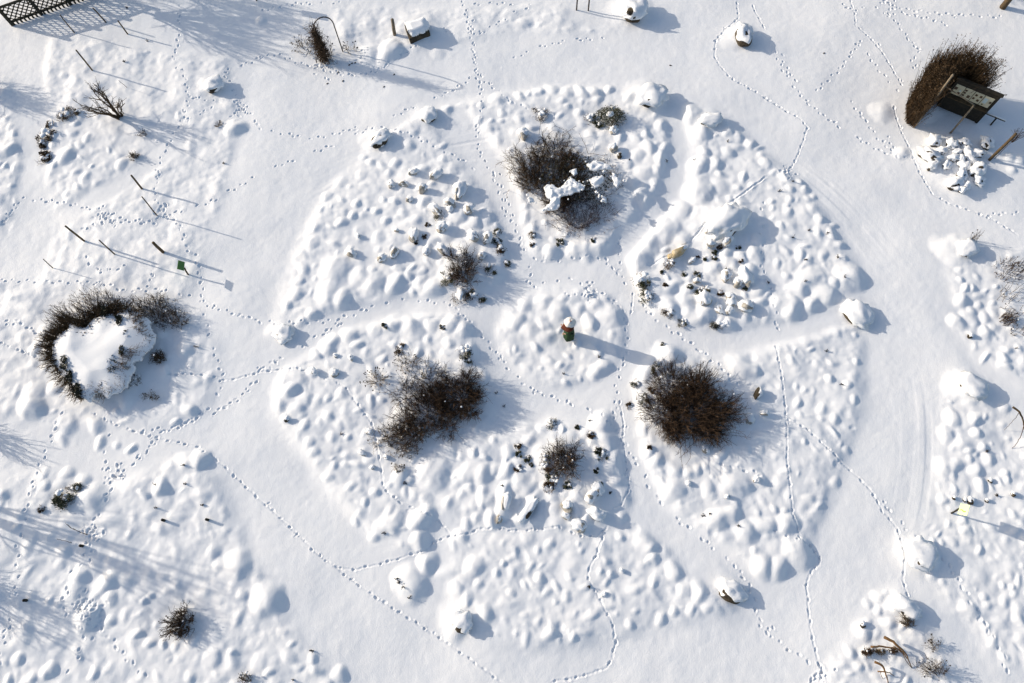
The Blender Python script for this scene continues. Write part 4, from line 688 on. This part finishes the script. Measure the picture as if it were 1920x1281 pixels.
c = [G(1801, 944.2, zb + .56), G(1819, 947.3, zb + .84), G(1812.6, 967.6, zb + .84), G(1795.4, 963.8, zb + .56)]
o, n = plate('board', c, 'pale', t, b); cv = [Vector(q) for q in c]
def on(u, v): return (cv[0] * (1 - u) * (1 - v) + cv[1] * u * (1 - v) + cv[2] * u * v + cv[3] * (1 - u) * v) - b + n * .004
bm = bmesh.new(); up_ = [(.10, .60), (.20, .52), (.32, .50), (.45, .56), (.58, .62), (.80, .60)]; lo_ = [(.80, .68), (.62, .74), (.48, .70), (.35, .60), (.22, .60), (.12, .64)]
bm.faces.new([bm.verts.new(on(u, v)) for u, v in up_ + lo_]); bm_obj('leaf_mark', bm, 'leafmark', o).parent = o
e = (cv[0] + cv[3]) / 2; P = np.array([[Vector((0, 0, -.1)), (e - b) * .55, e - b]]); tubes('post', P, np.full((1, 3), .03), 'wood_dark', t, None, 8)

# ------------------------------------------------------------------ lattice fence at the top left
f0, f1 = GP(24, 47), GP(190, -12); d = (f1 - f0); d.z = 0; Lf = d.length; d.normalize(); an = math.atan2(d.y, d.x); zf = min(f0.z, f1.z)
t = thing('lattice_fence', 'dark green diamond lattice fence in the top left corner', 'fence', Vector((f0.x, f0.y, zf))); t.rotation_euler = (0, 0, an)
HF = .95
for z, hh in ((.16, .09), (HF - .05, .09)):
    bm_obj('rail', shift(box_bm(Lf, .06, hh, .006), (Lf / 2, 0, z)), 'fence', t)
k = 0; xx = 0
while xx < Lf + .1:
    bm_obj('post', shift(box_bm(.12, .12, HF + .18, .01), (xx, 0, (HF + .1) / 2 - .05)), 'fence', t); xx += 1.22
bm = bmesh.new(); zl, zh = .2, HF - .09; sp = .215; hgt = zh - zl
for sgn in (1, -1):
    for i in range(-6, int(Lf / sp) + 6):
        x0 = i * sp; x1 = x0 + hgt; lo, hi = max(x0, 0), min(x1, Lf)
        if hi - lo < .03: continue
        z0, z1 = (zl + lo - x0, zl + hi - x0); 
        if sgn < 0: z0, z1 = zl + zh - z0, zl + zh - z1
        L = math.hypot(hi - lo, z1 - z0); q = shift(box_bm(L, .014, .042, 0), (0, 0, 0)); bmesh.ops.rotate(q, verts=q.verts, cent=(0, 0, 0), matrix=Matrix.Rotation(-math.atan2(z1 - z0, hi - lo), 3, 'Y')); bmesh.ops.translate(q, verts=q.verts, vec=((lo + hi) / 2, .009 * sgn, (z0 + z1) / 2)); tm = bpy.data.meshes.new('tmp'); q.to_mesh(tm); q.free(); bm.from_mesh(tm); bpy.data.meshes.remove(tm)
bm_obj('lattice', bm, 'fence', t)
bm = bmesh.new()
for i in range(int(Lf / .16)):
    q = shift(box_bm(.07, .04, .2, .004), (i * .16 + .08, -.045, .1)); tm = bpy.data.meshes.new('tmp'); q.to_mesh(tm); q.free(); bm.from_mesh(tm); bpy.data.meshes.remove(tm)
bm_obj('foot_boards', bm, 'fence', t)
stake((47, -2), (54, 8), .03, 'dark bar rising behind the left part of the lattice fence', 'wood_dark', 'garden_stake', 'stake', None)

# ------------------------------------------------------------------ garden arch with climber
bl, br = GP(609, 112), GP(643, 97); tl = top_over(br, 624, 44); hh = tl.z - br.z; wv = br - bl; wv.z = 0; Wd = wv.length; wn = wv.normalized()
t = thing('garden_arch', 'rusty round-topped metal garden arch with a dead climber', 'arch', bl)
pts = [Vector((0, 0, -.1)), Vector((0, 0, hh * .5)), Vector((0, 0, hh))] + [wn * (Wd / 2 - Wd / 2 * math.cos(a)) + Vector((0, 0, hh + .62 * Wd * math.sin(a))) for a in np.linspace(.15, math.pi - .15, 14)] + [wn * Wd + Vector((0, 0, hh)), wn * Wd + Vector((0, 0, hh * .5)), wn * Wd + Vector((0, 0, -.1))]
P = np.array([pts]); tubes('frame', P, np.full(P.shape[:2], .023), 'steel', t, None, 7)
n = 420; z = RNG.uniform(0, hh * 1.02, n); C = np.stack([RNG.normal(0, .095, n) * (1.35 - z / hh * .8), RNG.normal(-.02, .09, n) * (1.3 - z / hh * .7), z], 1)
tt = thing('climbing_plant', 'dead brown climber massed on the left leg of the garden arch', 'plant', bl)
leaves('foliage', np.concatenate([C, C * [1, 1, .5]]), .055, 'leaf_brown', tt, None)
P = np.stack([C + RNG.normal(0, .03, C.shape), C + RNG.normal(0, .12, C.shape) + [0, 0, .15], C + RNG.normal(0, .16, C.shape) + [0, 0, .28]], 1); tubes('stems', P, rad(P, .008, .005), 'twig', tt, None)
shrub(573, 92, 20, .55, 'withered plant with dark curled leaves left of the garden arch', 34, 3, 'twig', .6, (1.1, 1), .14, 70, 14, .008, lean=(-.15, .1), name='dry_flower', cat='plant', leafn=60)
shrub(620, 100, 13, 1.1, 'tall stalks with black seed heads inside the garden arch', 16, 2, 'straw', .5, (1.0, .8), .2, 16, 0, .008, name='dry_flower', cat='plant', seed_r=.032)
shrub(658, 96, 15, .55, 'dry stalks with round seed heads right of the garden arch', 20, 2, 'straw', .7, (1.1, .8), .12, 20, 0, .007, name='dry_flower', cat='plant', seed_r=.028)

# ------------------------------------------------------------------ notice board, hedge and rail at the top right
w0, w1 = GP(1757, 197), GP(1832, 230); zb = (w0.z + w1.z) / 2; e = top_over(Vector((w1.x, w1.y, zb)), 1873, 179); HW = e.z - zb
d = w1 - w0; d.z = 0; LW = d.length; d.normalize(); nrm = Vector((d.y, -d.x, 0)); an = math.atan2(d.y, d.x)
t = thing('notice_board', 'dark wooden notice board with four cream panels and front poles', 'notice board', Vector((w0.x, w0.y, zb))); t.rotation_euler = (0, 0, an)
bm_obj('wall', shift(box_bm(LW, .06, HW * .98, .008), (LW / 2, 0, HW * .49)), 'wood_dark', t)
for x in (.03, LW - .03): bm_obj('side_post', shift(box_bm(.09, .10, HW + .06, .01), (x, .0, HW / 2)), 'wood_dark', t)
bm_obj('top_rail', shift(box_bm(LW + .12, .12, .09, .01), (LW / 2, 0, HW + .045)), 'wood_dark', t)
bm_obj('shelf', shift(box_bm(LW - .1, .16, .035, .006), (LW / 2, -.10, HW * .50)), 'wood', t)
pwid = LW * .90 / 4
PICS = [[(.18,.62,.30,.26,'photo'),(.72,.22,.26,.24,'photo'),(.72,.52,.18,.14,'pale_blue')],[(.16,.78,.24,.16,'photo'),(.16,.52,.24,.16,'photo'),(.16,.26,.24,.16,'photo'),(.72,.30,.30,.26,'photo')],[(.26,.74,.22,.18,'leaf_brown'),(.20,.36,.22,.18,'leaf_brown'),(.76,.74,.24,.20,'leaf_brown'),(.70,.30,.24,.20,'leaf_brown')],[(.30,.56,.36,.50,'pale_blue'),(.84,.56,.20,.18,'photo'),(.26,.14,.16,.10,'leaf')]]
for i in range(4):
    x = LW * .045 + pwid * (i + .5); pn = bm_obj('panel', shift(box_bm(pwid - .022, .02, HW * .33, .003), (x, -.042, HW * .725)), 'panel', t)
    for u, v, sw, sh, mm in PICS[i]:
        q = bm_obj('picture', shift(box_bm(sw * pwid, .008, sh * HW * .33, 0), (x + (u - .5) * (pwid - .02), -.055, HW * .725 + (v - .5) * HW * .31)), mm, pn)
R3 = Matrix.Rotation(-an, 3, 'Z'); og = Vector((w0.x, w0.y, zb))
def kpole(bs, tp, r, nm='front_pole'):
    b = GP(*bs); e = top_over(b, *tp); P = np.array([[R3 @ (b - og - Vector((0, 0, .1))), R3 @ ((b + e) / 2 - og), R3 @ (e - og)]]); tubes(nm, P, np.full((1, 3), r), 'wood_old' if nm == 'front_pole' else 'wood', t, None, 8); return R3 @ (e - og)
ea = kpole((1714, 239), (1787, 140), .036); eb = kpole((1782, 250), (1827, 197), .032)
ec = Vector((.05, 0, HW)); e2 = R3 @ (Vector(G(1772, 162, eb.z + og.z)) - og); P = np.array([[eb, (eb + e2) / 2, e2]]); tubes('brace', P, np.full((1, 3), .022), 'wood_old', t, None, 7)
P = np.array([[Vector((LW + .05, 0, HW + .09)), Vector((LW + .05, 0, HW + .16)), Vector((LW + .10, 0, HW + .18)), Vector((LW + .10, 0, HW + .1))]]); tubes('hook', P, np.full((1, 4), .012), 'steel', t, None, 6)
HG = [(1697,226),(1700,196),(1722,166),(1760,158),(1796,172),(1812,196),(1790,206),(1765,186),(1735,196),(1713,238)]
p = GP(1740, 190); t = thing('hedge', 'tall dense brown hedge curving behind the notice board', 'hedge', p)
pts = []
while len(pts) < 3000:
    x, y = random.uniform(1695, 1815), random.uniform(155, 242)
    if inpoly(x, y, HG): pts.append(G(x, y, p.z))
pts = np.array(pts); n = len(pts); h = RNG.uniform(1.0, 2.1, n) + (RNG.random(n) < .12) * RNG.uniform(0, .5, n); c = pts.mean(0); o = pts - c; o[:, 2] = 0
K = np.linspace(0, 1, 5)[None, :, None]; tip = pts + o * RNG.uniform(.0, .34, (n, 1)) + np.stack([RNG.normal(0, .15, n), RNG.normal(0, .15, n), h], 1)
P = pts[:, None] * (1 - K) + tip[:, None] * K + RNG.normal(0, .02, (n, 5, 3)); P[:, 0, 2] -= .05; P -= np.array(p)
tubes('stems', P, rad(P, .009, .005), 'hedge', t, None); A = side_twigs(P, 4, .14, 3, .7, .25); tubes('twigs', A, rad(A, .006, .004), 'hedge', t, None)
i = RNG.integers(0, n, 11000); k = np.where(RNG.random(11000) < .5, 4, RNG.integers(1, 5, 11000)); leaves('foliage', P[i, k] + RNG.normal(0, .05, (11000, 3)), .028, 'leaf_brown', t, None)
b = GP(1846, 216); q = GP(1886, 231); t = thing('rail', 'low dark wooden rail on one leg right of the notice board', 'rail', b)
e1 = top_over(b, 1845, 211) ; za = b.z + .32; a1 = Vector(G(1845, 211, za)) - b; a2 = Vector(G(1885, 227, za)) - b
P = np.array([[a1, (a1 + a2) / 2, a2]]); tubes('bar', P, np.full((1, 3), .035), 'wood_dark', t, None, 6); lg = Vector(G(1869, 221, za)) - b
P = np.array([[lg, Vector(GP(1857, 235)) - b - Vector((0, 0, .05))]]); tubes('leg', P, np.full((1, 2), .03), 'wood_dark', t, None, 6)
P = np.array([[a1 + Vector((0, 0, .03)), (a1 + a2) / 2 + Vector((0, 0, .04)), a2 + Vector((0, 0, .03))]]); tubes('snow_strip', P, np.full((1, 3), .026), 'snow', t, None, 8)

# ------------------------------------------------------------------ bent canes and loose branches lower right, right edge, left
def cane(pts, r0, r1, lab, m='wood_orange', zs=None, name='bent_cane', group='bent canes at the lower right', fray=0):
    zs = zs or [.12] * len(pts); b = GP(*pts[0]); W = [Vector(G(x, y, gz(*G(x, y, .1)[:2]) + z)) for (x, y), z in zip(pts, zs)]
    W = np.array(W); u = np.linspace(0, len(W) - 1, 14); i = np.minimum(u.astype(int), len(W) - 2); f = (u - i)[:, None]; f = f * 1.0
    P = (W[i] * (1 - f) + W[i + 1] * f)[None]; P[0, 1:-1] = (P[0, :-2] + P[0, 1:-1] * 2 + P[0, 2:]) / 4; P += RNG.normal(0, .006, P.shape)
    o = tag(tubes(name, P, np.linspace(r0, r1, 14)[None] * .62, m, None, np.array(b), 7), lab, 'branch', group)
    return o
q5 = lambda l: Q(1600, 1130, l, 8.48)
cane(q5([(490,545),(620,610),(720,700),(800,770),(860,850),(930,1045)]), .075, .018, 'longest bent cane with a thick cut end at the lower right', zs=[.3, .32, .3, .26, .2, .0])
cane(q5([(280,705),(430,695),(600,710),(740,745),(850,880)]), .05, .02, 'orange-brown cane crossing the longest bent cane', zs=[.25, .25, .25, .2, .1])
cane(q5([(640,690),(780,800),(830,920),(930,1040)]), .022, .014, 'thin cane looped under the longest bent cane', 'wood', zs=[.2, .2, .12, .02])
cane(q5([(340,945),(450,985),(495,1060),(530,1180),(560,1290)]), .06, .02, 'thick bent cane running off the bottom edge', zs=[.28, .3, .26, .16, 0])
cane(q5([(390,1090),(500,1100),(590,1120),(650,1170)]), .035, .012, 'short forked cane beside the one running off the edge', zs=[.2, .2, .14, .02])
cane(q5([(430,1100),(440,1160),(470,1210)]), .012, .009, 'thin hooked side shoot of the short cane', zs=[.18, .1, .0])
shrub(1626, 1222, 13, .22, 'dark brown broken stump of brush left of the bent canes', 70, 2, 'twig', .6, (1.2, .6), .1, 0, 6, .011, name='brush')
shrub(1676, 1220, 10, .2, 'dark root tuft under the crossing canes', 50, 2, 'twig', .6, (1.2, .6), .1, 0, 5, .010, name='brush')
shrub(1648, 1222, 10, .2, 'brown tuft between the broken stump and the canes', 50, 2, 'straw', .6, (1.2, .6), .1, 0, 5, .010, name='brush')
cane([(1899,764),(1906,768),(1914,776),(1919,790),(1921,806)], .06, .03, 'thick brown bare branch at the right edge', 'wood', zs=[.45, .45, .4, .25, 0], group=None, name='branch')
cane([(1912,771),(1904,784),(1892,798),(1882,807)], .014, .008, 'thin beaded twig arching down from the right edge branch', 'twig', zs=[.45, .38, .2, 0], group=None, name='branch')
cane([(1919,800),(1914,818),(1905,834),(1897,841)], .018, .012, 'long twig arching down to the snow at the right edge', 'twig', zs=[.4, .3, .12, 0], group=None, name='branch')
cane([(124,983),(136,991),(150,998),(164,1003)], .010, .02, 'forked bare twig lying at the left of the lower tracks', 'twig', zs=[.3, .22, .12, 0], group=None, name='branch')
cane([(122,980),(130,989),(140,994)], .006, .010, 'finer fork of the bare twig at the left', 'twig', zs=[.34, .24, .16], group=None, name='branch')
cane([(106,1011),(120,1014),(134,1018)], .010, .012, 'straight stick below the forked bare twig', 'twig', zs=[.15, .08, 0], group=None, name='branch')

# ------------------------------------------------------------------ the person
p = GP(1066, 631); t = thing('figure', 'person in white brimmed hat, russet shawl and green coat on snowy mound', 'figure', p - Vector((0, 0, .06))); t.rotation_euler = (0, 0, math.radians(170)); t.scale = (.78,) * 3  # painted statue-like figure, modelled with a living body and clothes
def skin(name, pts, edges, radii, m, parent, sub=2, root=0):
    me = bpy.data.meshes.new(name); me.from_pydata(pts, edges, []); o = bpy.data.objects.new(name, me); COL.objects.link(o)
    md = o.modifiers.new('skin', 'SKIN'); md.use_smooth_shade = True; sv = me.skin_vertices[0].data
    for i, r in enumerate(radii): sv[i].radius = (r, r) if not isinstance(r, tuple) else r; sv[i].use_root = (i == root)
    o.modifiers.new('sub', 'SUBSURF').levels = sub; o.modifiers['sub'].render_levels = sub
    me.materials.append(M[m]); o.parent = parent; return o
# front is +X
J = [(0,0,.92),(0,0,1.12),(0,0,1.32),(0,0,1.46),(.01,0,1.56),(.03,0,1.66),(.02,0,1.76), (0,.10,.86),(.02,.11,.48),(0,.11,.08),(.12,.12,.05), (0,-.10,.86),(.0,-.11,.48),(-.02,-.11,.08),(.10,-.12,.05),
     (0,.19,1.42),(.02,.25,1.15),(.14,.22,.93),(.20,.20,.87), (0,-.19,1.42),(.06,-.25,1.15),(.24,-.18,1.05),(.30,-.14,1.05)]
Eg = [(0,1),(1,2),(2,3),(3,4),(4,5),(5,6),(0,7),(7,8),(8,9),(9,10),(0,11),(11,12),(12,13),(13,14),(3,15),(15,16),(16,17),(17,18),(3,19),(19,20),(20,21),(21,22)]
Rd = [.15,.13,.15,.10,.055,.085,.09,.085,.06,.045,.045,.085,.06,.045,.045,.06,.048,.036,.03,.06,.048,.036,.03]
skin('body', J, Eg, Rd, 'skin', t)
skin('trousers', [(0,0,.93),(0,.10,.86),(.02,.11,.48),(0,.11,.12),(0,-.10,.86),(0,-.11,.48),(-.02,-.11,.12)], [(0,1),(1,2),(2,3),(0,4),(4,5),(5,6)], [.17,.105,.08,.07,.105,.08,.07], 'trousers', t)
for s in (1, -1):
    skin('boot', [(0,s*.11,.26),(-.01,s*.11,.08),(.13,s*.12,.05)], [(0,1),(1,2)], [.07,.06,.05], 'trousers', t, root=1)
    hb = (.20, .20, .87) if s > 0 else (.30, -.14, 1.05)
    for k in range(4):
        f0 = Vector(hb) + Vector((.03, (k - 1.5) * .019, -.015)); L = (.075, .085, .08, .06)[k]
        skin('finger', [tuple(f0), tuple(f0 + Vector((L * .5, 0, -.02))), tuple(f0 + Vector((L * .75, 0, -L * .55)))], [(0,1),(1,2)], [.0095,.009,.008], 'skin', t, 1)
    skin('thumb', [(hb[0], hb[1] - s * .025, hb[2]), (hb[0] + .04, hb[1] - s * .05, hb[2] - .01), (hb[0] + .07, hb[1] - s * .045, hb[2] - .03)], [(0,1),(1,2)], [.011,.010,.009], 'skin', t, 1)
# coat: lathed shell with wavy hem and open bottom, sleeves skinned
def shell(name, rows, m, thick=.012, n=28, seed=3):
    V = []; r_ = random.Random(seed); ph = [r_.uniform(0, 6) for _ in range(3)]
    for k, (z, a, b, cx_) in enumerate(rows):
        for i in range(n):
            th = 2 * math.pi * i / n; wv = 1 + (.05 * math.sin(5 * th + ph[0]) + .03 * math.sin(9 * th + ph[1])) * (1 - k / (len(rows) - 1))
            V.append((cx_ + a * wv * math.cos(th), b * wv * math.sin(th), z + .01 * math.sin(3 * th + ph[2])))
    Fq = [(k * n + i, k * n + (i + 1) % n, (k + 1) * n + (i + 1) % n, (k + 1) * n + i) for k in range(len(rows) - 1) for i in range(n)]
    o = mesh_np(name, V, np.array(Fq).ravel(), np.full(len(Fq), 4), m, t, None, True); md = o.modifiers.new('th', 'SOLIDIFY'); md.thickness = thick; return o
shell('coat', [(.24,.25,.31,-.01),(.42,.24,.30,-.01),(.62,.215,.275,-.01),(.85,.19,.25,-.01),(1.05,.165,.22,-.01),(1.25,.17,.235,0),(1.40,.14,.215,0),(1.49,.085,.12,0)], 'coat')
skin('sleeve', [(0,.17,1.40),(.02,.25,1.15),(.13,.22,.96)], [(0,1),(1,2)], [.095,.078,.06], 'coat', t)
skin('sleeve', [(0,-.17,1.40),(.06,-.25,1.15),(.22,-.18,1.06)], [(0,1),(1,2)], [.095,.078,.06], 'coat', t)
shell('shawl', [(1.06,.20,.12,.17),(1.22,.22,.23,.09),(1.36,.20,.295,.02),(1.47,.15,.25,.0),(1.55,.10,.12,.01)], 'shawl', .014, seed=8)
hd = blob(.10, .082, .125, 5, 3, .05, 1.2); shift(hd, (.03, 0, 1.68)); bm_obj('face', hd, 'skin', t, True)
bm_obj('nose', shift(blob(.022, .014, .024, 6, 2, .05), (.132, 0, 1.67)), 'skin', t, True)
for s in (1, -1):
    bm_obj('ear', shift(blob(.02, .012, .03, 7, 2, .05), (.02, s * .084, 1.67)), 'skin', t, True); bm_obj('eye', shift(blob(.008, .012, .008, 8, 2, .02), (.121, s * .032, 1.69)), 'seed', t, True)
bm_obj('mouth', shift(blob(.006, .022, .006, 9, 2, .02), (.124, 0, 1.625)), 'shawl', t, True)
bm_obj('hair', shift(blob(.115, .10, .14, 10, 3, .1, 2), (-.005, 0, 1.66)), 'hair', t, True)
ht = shell('hat', [(1.735,.25,.24,.02),(1.76,.225,.215,.02),(1.785,.17,.165,.02),(1.84,.15,.145,.02),(1.88,.125,.12,.02),(1.90,.07,.07,.02),(1.905,.002,.002,.02)], 'hat', .016, seed=12)
bm_obj('hat_dent', shift(blob(.05, .035, .012, 13, 2, .2), (.01, .01, 1.907)), 'band', ht, True)
